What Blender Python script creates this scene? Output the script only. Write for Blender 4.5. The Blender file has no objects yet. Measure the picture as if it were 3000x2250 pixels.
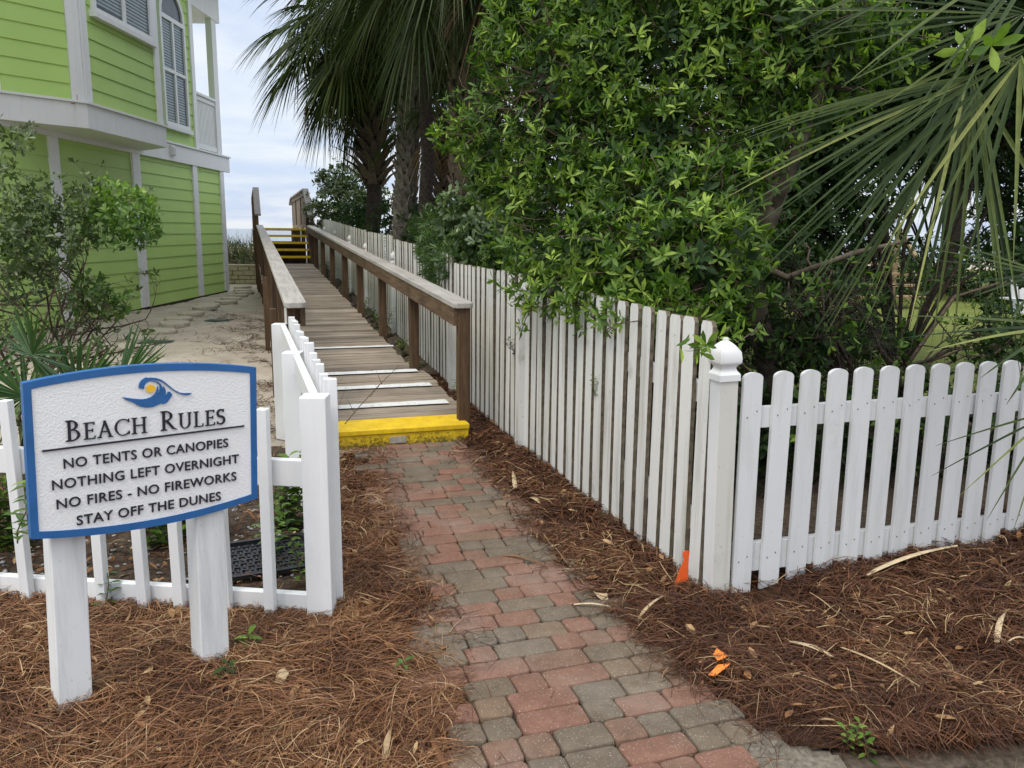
import bpy, bmesh, math, random
import numpy as np
from mathutils import Matrix, Vector

random.seed(7)
rng = np.random.default_rng(11)
S = bpy.context.scene
COL = S.collection
PI = math.pi

# ------------------------------------------------------------------ camera
PITCH, ROLL, EYE = math.radians(10.55), 0.0105, 1.6
cF = Vector((0, math.cos(PITCH), -math.sin(PITCH)))
cU0 = Vector((0, math.sin(PITCH), math.cos(PITCH)))
cR0 = Vector((1, 0, 0))
cR = cR0 * math.cos(ROLL) + cU0 * math.sin(ROLL)
cU = cU0 * math.cos(ROLL) - cR0 * math.sin(ROLL)
cd = bpy.data.cameras.new('camera')
cam = bpy.data.objects.new('camera', cd)
COL.objects.link(cam)
cam.matrix_world = Matrix(((cR.x, cU.x, -cF.x, 0), (cR.y, cU.y, -cF.y, 0), (cR.z, cU.z, -cF.z, EYE), (0, 0, 0, 1)))
cd.sensor_width = 36
cd.lens = 28.8
cd.clip_start = 0.05
cd.clip_end = 20000
S.camera = cam

# ------------------------------------------------------------------ sky, sun, exposure
SUN_EL, SUN_AZ = 58.0, 215.0            # degrees; azimuth clockwise from +Y
w = bpy.data.worlds.new('World')
S.world = w
w.use_nodes = True
nt = w.node_tree
nt.nodes.clear()
def wn(t, **k):
    n = nt.nodes.new(t)
    for a, b in k.items():
        setattr(n, a, b)
    return n
out = wn('ShaderNodeOutputWorld')
bg = wn('ShaderNodeBackground')
bg.inputs['Strength'].default_value = 0.1
sky = wn('ShaderNodeTexSky', sky_type='NISHITA', sun_disc=False)
sky.sun_elevation = math.radians(SUN_EL)
sky.sun_rotation = math.radians(SUN_AZ)
sky.air_density = 1.0
sky.dust_density = 1.5
tc = wn('ShaderNodeTexCoord')
sep = wn('ShaderNodeSeparateXYZ')
nt.links.new(tc.outputs['Generated'], sep.inputs[0])
mx = wn('ShaderNodeMath', operation='MAXIMUM'); mx.inputs[1].default_value = 0.0
nt.links.new(sep.outputs['Z'], mx.inputs[0])
ad = wn('ShaderNodeMath', operation='ADD'); ad.inputs[1].default_value = 0.12
nt.links.new(mx.outputs[0], ad.inputs[0])
dx = wn('ShaderNodeMath', operation='DIVIDE'); dy = wn('ShaderNodeMath', operation='DIVIDE')
nt.links.new(sep.outputs['X'], dx.inputs[0]); nt.links.new(ad.outputs[0], dx.inputs[1])
nt.links.new(sep.outputs['Y'], dy.inputs[0]); nt.links.new(ad.outputs[0], dy.inputs[1])
cmb = wn('ShaderNodeCombineXYZ')
nt.links.new(dx.outputs[0], cmb.inputs[0]); nt.links.new(dy.outputs[0], cmb.inputs[1])
cn = wn('ShaderNodeTexNoise')
cn.inputs['Scale'].default_value = 0.8; cn.inputs['Detail'].default_value = 7; cn.inputs['Roughness'].default_value = 0.55
cn.inputs['Distortion'].default_value = 0.3
nt.links.new(cmb.outputs[0], cn.inputs['Vector'])
cr = wn('ShaderNodeValToRGB')
cr.color_ramp.elements[0].position = 0.40; cr.color_ramp.elements[0].color = (4.4, 5.15, 6.6, 1)
cr.color_ramp.elements[1].position = 0.60; cr.color_ramp.elements[1].color = (6.3, 6.6, 7.0, 1)
nt.links.new(cn.outputs['Fac'], cr.inputs['Fac'])
mix = wn('ShaderNodeMixRGB')                       # thin cloud veil over the blue
mix.inputs['Fac'].default_value = 0.85
nt.links.new(sky.outputs['Color'], mix.inputs['Color1'])
nt.links.new(cr.outputs['Color'], mix.inputs['Color2'])
zg = wn('ShaderNodeMapRange')                      # cloud cover is brighter overhead
zg.inputs['From Min'].default_value = 0.25; zg.inputs['From Max'].default_value = 0.9
zg.inputs['To Min'].default_value = 0.0; zg.inputs['To Max'].default_value = 1.0
nt.links.new(sep.outputs['Z'], zg.inputs['Value'])
zc = wn('ShaderNodeMixRGB'); zc.inputs['Color1'].default_value = (1, 1, 1, 1); zc.inputs['Color2'].default_value = (2.25, 2.1, 1.9, 1)
nt.links.new(zg.outputs[0], zc.inputs['Fac'])
mul = wn('ShaderNodeMixRGB', blend_type='MULTIPLY'); mul.inputs['Fac'].default_value = 1.0
nt.links.new(mix.outputs['Color'], mul.inputs['Color1']); nt.links.new(zc.outputs[0], mul.inputs['Color2'])
nt.links.new(mul.outputs['Color'], bg.inputs['Color'])
nt.links.new(bg.outputs[0], out.inputs['Surface'])

sl = bpy.data.lights.new('sun', 'SUN')
sl.energy = 1.4
sl.angle = math.radians(25)
sl.color = (1.0, 0.95, 0.87)
sun = bpy.data.objects.new('sun', sl)
COL.objects.link(sun)
_az, _el = math.radians(SUN_AZ), math.radians(SUN_EL)
_d = Vector((math.sin(_az) * math.cos(_el), math.cos(_az) * math.cos(_el), math.sin(_el)))
sun.rotation_euler = _d.to_track_quat('Z', 'Y').to_euler()
S.view_settings.view_transform = 'Standard'
S.view_settings.look = 'None'
S.view_settings.exposure = 0.6
S.view_settings.gamma = 1.0
S.cycles.use_denoising = True
S.cycles.max_bounces = 8
S.cycles.transparent_max_bounces = 12

# ------------------------------------------------------------------ geometry helpers
def ray(px, py):
    """direction of the photograph's pixel (3000 x 2250)"""
    return cF * 2400 + cR * (px - 1500) - cU * (py - 1125)
def at(px, py, Y):
    d = ray(px, py)
    return Vector((0, 0, EYE)) + d * (Y / d.y)
D = 3000 / 2212.0
def atd(x, y, Y):
    return at(x * D, y * D, Y)

ANG = math.radians(17.8)
U = Vector((-math.sin(ANG), math.cos(ANG), 0))     # along the walk, away from the street
V = Vector((math.cos(ANG), math.sin(ANG), 0))      # across it, to the right
Z = Vector((0, 0, 1))
FO = Vector((0.9, 3.42, 0))                        # fence corner
RO = Vector((-0.38, 6.19, 0))                      # right front corner of the ramp

def tag(o, label=None, cat=None, group=None, kind=None):
    if label: o['label'] = label
    if cat: o['category'] = cat
    if group: o['group'] = group
    if kind: o['kind'] = kind
    return o

def empty(name, loc, label, cat, group=None):
    o = bpy.data.objects.new(name, None)
    COL.objects.link(o)
    o.location = loc
    o.empty_display_size = 0.1
    return tag(o, label, cat, group)

def child(o, parent):
    if parent is not None:
        o.parent = parent
        if parent.type == 'EMPTY':
            o.matrix_parent_inverse = Matrix.Translation(-Vector(parent.location))
    return o

def link(name, me, parent=None):
    o = bpy.data.objects.new(name, me)
    COL.objects.link(o)
    return child(o, parent)

def frame(o, x, y, z):
    """matrix with origin o and the three axes given"""
    return Matrix(((x.x, y.x, z.x, o.x), (x.y, y.y, z.y, o.y), (x.z, y.z, z.z, o.z), (0, 0, 0, 1)))

class MB:
    def __init__(s):
        s.v, s.f, s.m, s.r = [], [], [], []
    def add(s, vs, fs, mi=0, rnd=None):
        b = len(s.v)
        r = random.random() if rnd is None else rnd
        s.v += [tuple(p) for p in vs]
        s.r += [r] * len(vs)
        s.f += [tuple(b + i for i in f) for f in fs]
        s.m += [mi] * len(fs)
    def box(s, c, sx, sy, sz, ax=Vector((1, 0, 0)), ay=Vector((0, 1, 0)), az=Z, mi=0, rnd=None, sides=None):
        c = Vector(c)
        vs = [c + ax * (i * sx / 2) + ay * (j * sy / 2) + az * (k * sz / 2) for k in (-1, 1) for j in (-1, 1) for i in (-1, 1)]
        b = len(s.v)
        s.add(vs, [(0, 2, 3, 1), (4, 5, 7, 6), (0, 1, 5, 4), (2, 6, 7, 3), (0, 4, 6, 2), (1, 3, 7, 5)], mi, rnd)
        if sides is not None:            # other material on the two X sides
            s.m[-1] = sides; s.m[-2] = sides
    def span(s, x0, x1, y0, y1, z0, z1, mi=0, rnd=None):
        s.box(((x0 + x1) / 2, (y0 + y1) / 2, (z0 + z1) / 2), x1 - x0, y1 - y0, z1 - z0, mi=mi, rnd=rnd)
    def prism(s, pts, M, d0, d1, mi=0, rnd=None, smi=None):
        """closed 2-D outline in the XY plane of M, extruded along its Z from d0 to d1"""
        n = len(pts)
        vs = [M @ Vector((p[0], p[1], d0)) for p in pts] + [M @ Vector((p[0], p[1], d1)) for p in pts]
        fs = [tuple(range(n - 1, -1, -1)), tuple(range(n, 2 * n))]
        fs += [(i, (i + 1) % n, n + (i + 1) % n, n + i) for i in range(n)]
        s.add(vs, fs, mi, rnd)
        if smi is not None:
            for k in range(n): s.m[-1 - k] = smi
    def tube(s, pts, rad, n=6, mi=0, rnd=None, cap=True):
        pts = [Vector(p) for p in pts]
        vs, fs = [], []
        prev = None
        for i, p in enumerate(pts):
            a = pts[min(i + 1, len(pts) - 1)] - pts[max(i - 1, 0)]
            if a.length < 1e-9: a = Vector((0, 0, 1))
            a.normalize()
            if prev is None:
                x = a.orthogonal().normalized()
            else:
                x = prev - a * prev.dot(a)
                x = x.normalized() if x.length > 1e-6 else a.orthogonal().normalized()
            prev = x
            y = a.cross(x)
            r = rad[i] if hasattr(rad, '__len__') else rad
            for k in range(n):
                t = 2 * PI * k / n
                vs.append(p + (x * math.cos(t) + y * math.sin(t)) * r)
        for i in range(len(pts) - 1):
            for k in range(n):
                fs.append((i * n + k, i * n + (k + 1) % n, (i + 1) * n + (k + 1) % n, (i + 1) * n + k))
        if cap:
            fs.append(tuple(range(n - 1, -1, -1)))
            fs.append(tuple((len(pts) - 1) * n + k for k in range(n)))
        s.add(vs, fs, mi, rnd)
    def mesh(s, name, mats, smooth=False, bevel=0):
        me = bpy.data.meshes.new(name)
        me.from_pydata(s.v, [], s.f)
        for m in (mats if isinstance(mats, (list, tuple)) else [mats]):
            me.materials.append(m)
        me.polygons.foreach_set('material_index', s.m)
        at_ = me.attributes.new('rnd', 'FLOAT', 'POINT')
        at_.data.foreach_set('value', s.r)
        if smooth:
            me.polygons.foreach_set('use_smooth', [True] * len(s.f))
        me.update()
        return me
    def build(s, name, mats, parent=None, smooth=False, bevel=0):
        o = link(name, s.mesh(name, mats, smooth), parent)
        if bevel:
            bv = o.modifiers.new('bevel', 'BEVEL'); bv.width = bevel; bv.segments = 2; bv.limit_method = 'ANGLE'
        return o

def np_mesh(name, verts, faces_tpl, nper, mats, rnd, smooth=True, mi=None):
    """verts (N, nper, 3); faces_tpl: faces of the template; rnd (N,)"""
    N = len(verts)
    me = bpy.data.meshes.new(name)
    co = np.ascontiguousarray(verts.reshape(-1, 3), dtype=np.float32)
    me.vertices.add(len(co))
    me.vertices.foreach_set('co', co.ravel())
    flat = np.concatenate([np.array(f) for f in faces_tpl])
    tot = np.array([len(f) for f in faces_tpl])
    loops = (flat[None, :] + (np.arange(N) * nper)[:, None]).ravel().astype(np.int32)
    tots = np.tile(tot, N)
    starts = np.concatenate([[0], np.cumsum(tots)[:-1]]).astype(np.int32)
    me.loops.add(len(loops))
    me.polygons.add(len(tots))
    me.loops.foreach_set('vertex_index', loops)
    me.polygons.foreach_set('loop_start', starts)
    try:
        me.polygons.foreach_set('loop_total', tots.astype(np.int32))
    except Exception:
        pass
    for m in (mats if isinstance(mats, (list, tuple)) else [mats]):
        me.materials.append(m)
    if mi is not None:
        me.polygons.foreach_set('material_index', np.repeat(mi, len(tot)).astype(np.int32))
    a = me.attributes.new('rnd', 'FLOAT', 'POINT')
    a.data.foreach_set('value', np.repeat(rnd, nper).astype(np.float32))
    me.polygons.foreach_set('use_smooth', np.full(len(tots), smooth))
    me.update(calc_edges=True)
    me.validate()
    return me

# ------------------------------------------------------------------ materials
def newmat(name):
    m = bpy.data.materials.new(name)
    m.use_nodes = True
    m.node_tree.nodes.clear()
    return m, m.node_tree
def ramp(t, fac, stops):
    r = t.nodes.new('ShaderNodeValToRGB')
    e = r.color_ramp.elements
    while len(e) < len(stops): e.new(0.5)
    for k, (p, c) in enumerate(stops):
        e[k].position = p
        e[k].color = (c[0], c[1], c[2], 1) if hasattr(c, '__len__') else (c, c, c, 1)
    t.links.new(fac, r.inputs['Fac'])
    return r.outputs['Color']
def noise(t, scale, detail=4, rough=0.55, vec=None, dist=0.0):
    n = t.nodes.new('ShaderNodeTexNoise')
    n.inputs['Scale'].default_value = scale
    n.inputs['Detail'].default_value = detail
    n.inputs['Roughness'].default_value = rough
    n.inputs['Distortion'].default_value = dist
    if vec is not None: t.links.new(vec, n.inputs['Vector'])
    return n.outputs['Fac']
def objco(t, scale=(1, 1, 1), rot=(0, 0, 0)):
    c = t.nodes.new('ShaderNodeTexCoord')
    mp = t.nodes.new('ShaderNodeMapping')
    mp.inputs['Scale'].default_value = scale
    mp.inputs['Rotation'].default_value = rot
    t.links.new(c.outputs['Object'], mp.inputs['Vector'])
    return mp.outputs[0]
def attr(t, name='rnd'):
    a = t.nodes.new('ShaderNodeAttribute'); a.attribute_name = name
    return a.outputs['Fac']
def mixc(t, fac, a, b, mode='MIX'):
    m = t.nodes.new('ShaderNodeMixRGB'); m.blend_type = mode
    for s, k in ((fac, 'Fac'), (a, 'Color1'), (b, 'Color2')):
        if isinstance(s, (int, float)): m.inputs[k].default_value = s if k == 'Fac' else (s, s, s, 1)
        elif isinstance(s, tuple): m.inputs[k].default_value = (*s, 1)
        else: t.links.new(s, m.inputs[k])
    return m.outputs[0]
def finish(t, color, rough=0.7, bump=None, bdist=0.01, bstr=0.5, spec=0.3, trans=None, metal=0.0):
    o = t.nodes.new('ShaderNodeOutputMaterial')
    p = t.nodes.new('ShaderNodeBsdfPrincipled')
    if isinstance(color, tuple): p.inputs['Base Color'].default_value = (*color, 1)
    else: t.links.new(color, p.inputs['Base Color'])
    if isinstance(rough, (int, float)): p.inputs['Roughness'].default_value = rough
    else: t.links.new(rough, p.inputs['Roughness'])
    p.inputs['Specular IOR Level'].default_value = spec
    p.inputs['Metallic'].default_value = metal
    if bump is not None:
        b = t.nodes.new('ShaderNodeBump')
        b.inputs['Strength'].default_value = bstr
        b.inputs['Distance'].default_value = bdist
        t.links.new(bump, b.inputs['Height'])
        t.links.new(b.outputs[0], p.inputs['Normal'])
    sh = p.outputs[0]
    if trans:
        tr = t.nodes.new('ShaderNodeBsdfTranslucent')
        if isinstance(color, tuple): tr.inputs['Color'].default_value = (*color, 1)
        else:
            g = mixc(t, 1.0, color, trans[1], 'MULTIPLY')
            t.links.new(g, tr.inputs['Color'])
        ms = t.nodes.new('ShaderNodeMixShader')
        ms.inputs[0].default_value = trans[0]
        t.links.new(sh, ms.inputs[1]); t.links.new(tr.outputs[0], ms.inputs[2])
        sh = ms.outputs[0]
    t.links.new(sh, o.inputs['Surface'])

def plain(name, color, rough=0.6, spec=0.3, var=0.12, scale=20, bump=0.0, metal=0.0):
    m, t = newmat(name)
    v = objco(t)
    n = noise(t, scale, 5, 0.6, v)
    lo = tuple(c * (1 - var) for c in color); hi = tuple(min(1, c * (1 + var)) for c in color)
    finish(t, ramp(t, n, [(0.3, lo), (0.7, hi)]), rough, n if bump else None, 0.004, bump, spec, metal=metal)
    return m

def paint(name, base=(0.78, 0.79, 0.78), dirt=(0.36, 0.36, 0.29), amount=0.5, streak=True, moss=0.0):
    m, t = newmat(name)
    v = objco(t)
    vs = objco(t, (14, 14, 1.2))
    oi = t.nodes.new('ShaderNodeObjectInfo')
    g = t.nodes.new('ShaderNodeTexCoord')
    vadd = t.nodes.new('ShaderNodeVectorMath'); vadd.operation = 'ADD'
    sc = t.nodes.new('ShaderNodeVectorMath'); sc.operation = 'SCALE'
    cx = t.nodes.new('ShaderNodeCombineXYZ')
    for k in range(3): t.links.new(oi.outputs['Random'], cx.inputs[k])
    t.links.new(cx.outputs[0], sc.inputs[0]); sc.inputs['Scale'].default_value = 37.0
    t.links.new(vs, vadd.inputs[0]); t.links.new(sc.outputs[0], vadd.inputs[1])
    n1 = noise(t, 1.0, 6, 0.65, vadd.outputs[0])
    va4 = t.nodes.new('ShaderNodeVectorMath'); va4.operation = 'ADD'
    t.links.new(v, va4.inputs[0]); t.links.new(sc.outputs[0], va4.inputs[1])
    n2 = noise(t, 55, 3, 0.6, v)
    n3 = noise(t, 5, 5, 0.6, v)
    a = ramp(t, n1, [(0.5, 0.0), (0.78, amount)])
    b = ramp(t, n2, [(0.66, 0.0), (0.74, amount * 0.9)])
    f = mixc(t, 1.0, a, b, 'LIGHTEN')
    tone = ramp(t, oi.outputs['Random'], [(0.0, 0.90), (0.5, 0.98), (1.0, 1.03)])
    c = mixc(t, 1.0, base, tone, 'MULTIPLY')
    n4 = noise(t, 3.2, 7, 0.72, va4.outputs[0])
    f = mixc(t, 1.0, f, ramp(t, n4, [(0.60, 0.0), (0.72, amount * 0.75)]), 'LIGHTEN')
    c = mixc(t, f, c, dirt)
    c = mixc(t, ramp(t, n3, [(0.35, 0.0), (0.75, 0.22)]), c, tuple(x * 0.8 for x in base))
    bs = noise(t, 1.0, 4, 0.6, objco(t, (60, 60, 4)))
    finish(t, c, 0.42, bs, 0.002, 0.35, 0.4)
    return m

def wood(name, stops, grain=(3, 60, 60), rough=0.75, crack=0.6, patch=1.0):
    """grain scale is per axis of the object; rnd shifts each plank"""
    m, t = newmat(name)
    r = attr(t)
    c = t.nodes.new('ShaderNodeTexCoord')
    mp = t.nodes.new('ShaderNodeMapping'); mp.inputs['Rotation'].default_value = (0, 0, -ANG); mp.inputs['Scale'].default_value = grain
    rot = t.nodes.new('ShaderNodeMapping'); rot.inputs['Rotation'].default_value = (0, 0, -ANG)
    t.links.new(c.outputs['Object'], rot.inputs['Vector'])
    mp.inputs['Rotation'].default_value = (0, 0, 0)
    t.links.new(rot.outputs[0], mp.inputs['Vector'])
    cx = t.nodes.new('ShaderNodeCombineXYZ')
    mu = t.nodes.new('ShaderNodeMath'); mu.operation = 'MULTIPLY'; mu.inputs[1].default_value = 91.0
    t.links.new(r, mu.inputs[0])
    for k in range(3): t.links.new(mu.outputs[0], cx.inputs[k])
    va = t.nodes.new('ShaderNodeVectorMath'); va.operation = 'ADD'
    t.links.new(mp.outputs[0], va.inputs[0]); t.links.new(cx.outputs[0], va.inputs[1])
    g = noise(t, 1.0, 6, 0.7, va.outputs[0], 0.4)
    col = ramp(t, g, stops)
    tone = ramp(t, r, [(0.0, 0.50), (0.25, 0.85), (0.7, 1.0), (1.0, 1.30)])
    col = mixc(t, 1.0, col, tone, 'MULTIPLY')
    p = noise(t, 2.3, 4, 0.6, rot.outputs[0])
    col = mixc(t, 1.0, col, ramp(t, p, [(0.3, 1 - 0.3 * patch), (0.7, 1.0 + 0.1 * patch)]), 'MULTIPLY')
    finish(t, col, rough, g, 0.004, crack, 0.25)
    return m

def leafmat(name, stops, trans=0.28, rough=0.42, spec=0.45, tint=(1.5, 1.9, 0.6)):
    m, t = newmat(name)
    col = ramp(t, attr(t), stops)
    n = noise(t, 30, 3, 0.6, objco(t))
    col = mixc(t, 1.0, col, ramp(t, n, [(0.3, 0.8), (0.7, 1.15)]), 'MULTIPLY')
    finish(t, col, rough, None, spec=spec, trans=(trans, tint))
    return m

M = {}
M['white'] = paint('white_paint', (0.80, 0.81, 0.81), (0.42, 0.42, 0.36), 0.22)
M['white_weathered'] = paint('weathered_white_paint', (0.71, 0.71, 0.68), (0.26, 0.255, 0.19), 0.85)
M['white_street'] = paint('street_white_paint', (0.65, 0.66, 0.665), (0.34, 0.33, 0.26), 0.5)
M['white_sign'] = paint('sign_post_paint', (0.76, 0.775, 0.77), (0.25, 0.26, 0.24), 0.55)
M['picket_edge'] = plain('bare_picket_edge', (0.15, 0.125, 0.09), 0.9, 0.1, 0.5, 30)
M['trim'] = paint('house_trim_paint', (0.76, 0.765, 0.75), (0.40, 0.38, 0.33), 0.25)
M['needle_bed'] = plain('pine_straw_base', (0.040, 0.020, 0.011), 0.95, 0.1, 0.6, 60, 1.0)
M['soil'] = plain('dark_soil', (0.075, 0.058, 0.043), 0.95, 0.1, 0.6, 35, 1.0)
M['nail'] = plain('rusty_nail', (0.16, 0.09, 0.05), 0.8, 0.2, 0.5, 200)
M['grey_metal'] = plain('dull_metal', (0.58, 0.56, 0.52), 0.45, 0.5, 0.2, 40, 0.2, 0.6)
M['gutter'] = plain('gritty_concrete', (0.155, 0.135, 0.105), 0.95, 0.1, 0.45, 45, 1.0)
M['concrete'] = plain('concrete', (0.44, 0.395, 0.305), 0.9, 0.15, 0.25, 25, 0.5)
M['wall_block'] = plain('retaining_block', (0.40, 0.35, 0.25), 0.95, 0.1, 0.3, 30, 0.8)
M['black_plastic'] = plain('black_plastic', (0.018, 0.018, 0.02), 0.4, 0.5, 0.3, 40)
M['box_green'] = plain('green_box_lid', (0.035, 0.06, 0.05), 0.5, 0.4, 0.3, 30)
M['orange'] = plain('orange_plastic', (0.85, 0.13, 0.025), 0.5, 0.4, 0.08, 30)
M['orange_scrap'] = plain('faded_orange_plastic', (0.80, 0.22, 0.03), 0.5, 0.4, 0.15, 60)
M['letter'] = plain('dark_letter_paint', (0.018, 0.016, 0.026), 0.5, 0.4, 0.1, 40)
M['sign_blue'] = plain('sign_blue_paint', (0.022, 0.118, 0.325), 0.45, 0.4, 0.12, 12)
M['sign_yellow'] = plain('sign_yellow_paint', (0.85, 0.50, 0.03), 0.5, 0.4, 0.05, 20)
M['notice'] = plain('notice_paper', (0.62, 0.63, 0.62), 0.6, 0.3, 0.05, 20)
M['notice_ink'] = plain('notice_ink', (0.25, 0.26, 0.27), 0.6, 0.3, 0.1, 20)
M['bark_dark'] = plain('dark_bark', (0.040, 0.032, 0.025), 0.95, 0.1, 0.5, 30, 1.0)
M['bark_grey'] = plain('mottled_grey_bark', (0.095, 0.078, 0.058), 0.9, 0.15, 0.6, 12, 0.8)
M['bark_twig'] = plain('twig_bark', (0.10, 0.075, 0.055), 0.9, 0.1, 0.4, 30)
M['palm_bark'] = plain('palm_bark', (0.052, 0.042, 0.034), 0.95, 0.1, 0.5, 22, 1.2)
M['boot'] = plain('palm_boot', (0.21, 0.19, 0.15), 0.9, 0.15, 0.5, 18, 0.8)
M['boot_dark'] = plain('dark_palm_boot', (0.135, 0.105, 0.075), 0.9, 0.15, 0.5, 18, 0.8)
M['blind'] = plain('white_blind', (0.72, 0.73, 0.72), 0.6, 0.3, 0.1, 10)
M['dark_room'] = plain('dark_interior', (0.17, 0.175, 0.18), 0.9, 0.1, 0.2, 4)
M['dry_leaf'] = leafmat('dry_leaf', [(0.0, (0.11, 0.05, 0.025)), (0.5, (0.26, 0.13, 0.055)), (1.0, (0.46, 0.33, 0.17))], 0.1, 0.7, 0.2, (1, 1, 1))
M['tan_strip'] = leafmat('dry_palm_strip', [(0.0, (0.34, 0.24, 0.13)), (1.0, (0.55, 0.44, 0.28))], 0.05, 0.7, 0.2, (1, 1, 1))

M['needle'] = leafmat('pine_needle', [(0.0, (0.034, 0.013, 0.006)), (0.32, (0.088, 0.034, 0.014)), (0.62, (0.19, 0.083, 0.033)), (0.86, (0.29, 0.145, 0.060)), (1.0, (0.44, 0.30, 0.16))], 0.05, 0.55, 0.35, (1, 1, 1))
M['needle_right'] = leafmat('dark_pine_needle', [(0.0, (0.024, 0.009, 0.005)), (0.4, (0.060, 0.022, 0.009)), (0.75, (0.12, 0.048, 0.019)), (0.93, (0.20, 0.095, 0.04)), (1.0, (0.36, 0.25, 0.13))], 0.05, 0.55, 0.3, (1, 1, 1))  # darker browns than the left bed's needles
M['leaf_bright'] = leafmat('bright_shrub_leaf', [(0.0, (0.022, 0.055, 0.010)), (0.4, (0.068, 0.132, 0.018)), (0.75, (0.155, 0.245, 0.034)), (1.0, (0.33, 0.44, 0.08))], 0.28, 0.5, 0.28)
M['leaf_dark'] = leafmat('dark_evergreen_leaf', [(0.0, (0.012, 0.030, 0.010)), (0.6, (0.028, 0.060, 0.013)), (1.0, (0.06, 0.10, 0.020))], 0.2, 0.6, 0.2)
M['leaf_grey'] = leafmat('variegated_leaf', [(0.0, (0.045, 0.080, 0.030)), (0.6, (0.115, 0.165, 0.070)), (0.88, (0.22, 0.28, 0.14)), (1.0, (0.48, 0.52, 0.34))], 0.2)
M['leaf_fine'] = leafmat('fine_yew_leaf', [(0.0, (0.030, 0.062, 0.014)), (0.6, (0.070, 0.135, 0.03)), (1.0, (0.15, 0.23, 0.055))], 0.2)
M['leaf_olive'] = leafmat('olive_leaf', [(0.0, (0.038, 0.058, 0.020)), (0.6, (0.075, 0.11, 0.035)), (1.0, (0.14, 0.19, 0.06))], 0.22)
M['leaf_lime'] = leafmat('lime_leaf', [(0.0, (0.035, 0.08, 0.015)), (0.5, (0.095, 0.175, 0.03)), (1.0, (0.24, 0.35, 0.06))], 0.3)
M['frond'] = leafmat('palm_frond', [(0.0, (0.022, 0.038, 0.011)), (0.6, (0.052, 0.080, 0.020)), (1.0, (0.12, 0.145, 0.04))], 0.18, 0.5, 0.3)
M['frond_dead'] = leafmat('dead_palm_frond', [(0.0, (0.10, 0.065, 0.035)), (0.6, (0.22, 0.14, 0.07)), (1.0, (0.34, 0.24, 0.13))], 0.12, 0.7, 0.2, (1.2, 1.1, 0.9))
M['frond_near'] = leafmat('fan_palm_frond', [(0.0, (0.016, 0.032, 0.010)), (0.5, (0.040, 0.066, 0.018)), (0.8, (0.10, 0.13, 0.036)), (1.0, (0.25, 0.27, 0.09))], 0.12, 0.55, 0.25)  # fan palm's own greens, picked at random per leaflet
M['palmetto'] = leafmat('palmetto_frond', [(0.0, (0.03, 0.07, 0.022)), (0.6, (0.06, 0.125, 0.035)), (1.0, (0.13, 0.20, 0.06))], 0.2, 0.4, 0.45)
M['dune_grass'] = leafmat('dune_grass', [(0.0, (0.07, 0.075, 0.03)), (0.6, (0.15, 0.15, 0.07)), (1.0, (0.30, 0.27, 0.14))], 0.2, 0.6, 0.2, (1, 1, 0.8))

M['deck'] = wood('weathered_deck', [(0.25, (0.10, 0.072, 0.050)), (0.42, (0.24, 0.19, 0.14)), (0.6, (0.37, 0.32, 0.255)), (0.85, (0.47, 0.43, 0.365))], (55, 3, 55) if False else (2.2, 55, 55))
M['rail_wood'] = wood('brown_rail_timber', [(0.25, (0.045, 0.026, 0.014)), (0.5, (0.10, 0.060, 0.033)), (0.8, (0.19, 0.125, 0.075))], (40, 40, 2.5))
M['rail_long'] = wood('brown_rail_board', [(0.25, (0.045, 0.028, 0.016)), (0.5, (0.105, 0.066, 0.038)), (0.8, (0.20, 0.14, 0.088))], (40, 2.5, 40))
M['cap_wood'] = wood('grey_rail_cap', [(0.25, (0.27, 0.25, 0.22)), (0.5, (0.43, 0.405, 0.37)), (0.8, (0.55, 0.525, 0.485))], (30, 1.6, 30), 0.7, 0.3, 0.5)
M['tan_wood'] = plain('tan_timber', (0.27, 0.20, 0.115), 0.8, 0.2, 0.3, 14, 0.3)

def mk_yellow():
    m, t = newmat('worn_yellow_paint')
    v = objco(t)
    n = noise(t, 9, 6, 0.7, v); n2 = noise(t, 40, 4, 0.7, v)
    c = ramp(t, n, [(0.3, (0.60, 0.37, 0.012)), (0.6, (0.80, 0.56, 0.02))])
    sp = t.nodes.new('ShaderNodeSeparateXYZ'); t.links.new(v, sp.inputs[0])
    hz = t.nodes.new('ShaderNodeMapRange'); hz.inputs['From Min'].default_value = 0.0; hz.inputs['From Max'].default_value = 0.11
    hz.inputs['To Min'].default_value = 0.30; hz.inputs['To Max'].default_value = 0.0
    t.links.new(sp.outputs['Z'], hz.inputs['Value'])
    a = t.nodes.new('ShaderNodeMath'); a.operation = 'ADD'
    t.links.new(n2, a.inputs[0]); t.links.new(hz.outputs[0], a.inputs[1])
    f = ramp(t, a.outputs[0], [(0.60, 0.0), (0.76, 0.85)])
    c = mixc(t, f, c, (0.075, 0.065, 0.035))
    finish(t, c, 0.5, n2, 0.003, 0.4, 0.35)
    return m
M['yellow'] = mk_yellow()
def mk_stripe():
    m, t = newmat('chipped_white_stripe')
    v = objco(t)
    n = noise(t, 22, 6, 0.7, v)
    c = mixc(t, ramp(t, n, [(0.58, 0.0), (0.66, 0.8)]), (0.70, 0.71, 0.70), (0.24, 0.20, 0.16))
    finish(t, c, 0.6, n, 0.002, 0.4, 0.3)
    return m
M['stripe'] = mk_stripe()
def mk_siding():
    m, t = newmat('lime_siding')
    v = objco(t); vs = objco(t, (1.5, 1.5, 25))
    n = noise(t, 1.2, 4, 0.6, v); g = noise(t, 6, 5, 0.7, vs)
    c = ramp(t, n, [(0.3, (0.41, 0.585, 0.165)), (0.7, (0.45, 0.635, 0.185))])
    c = mixc(t, ramp(t, g, [(0.45, 0.0), (0.8, 0.26)]), c, (0.30, 0.45, 0.12))
    finish(t, c, 0.55, g, 0.003, 0.3, 0.3)
    return m
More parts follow.
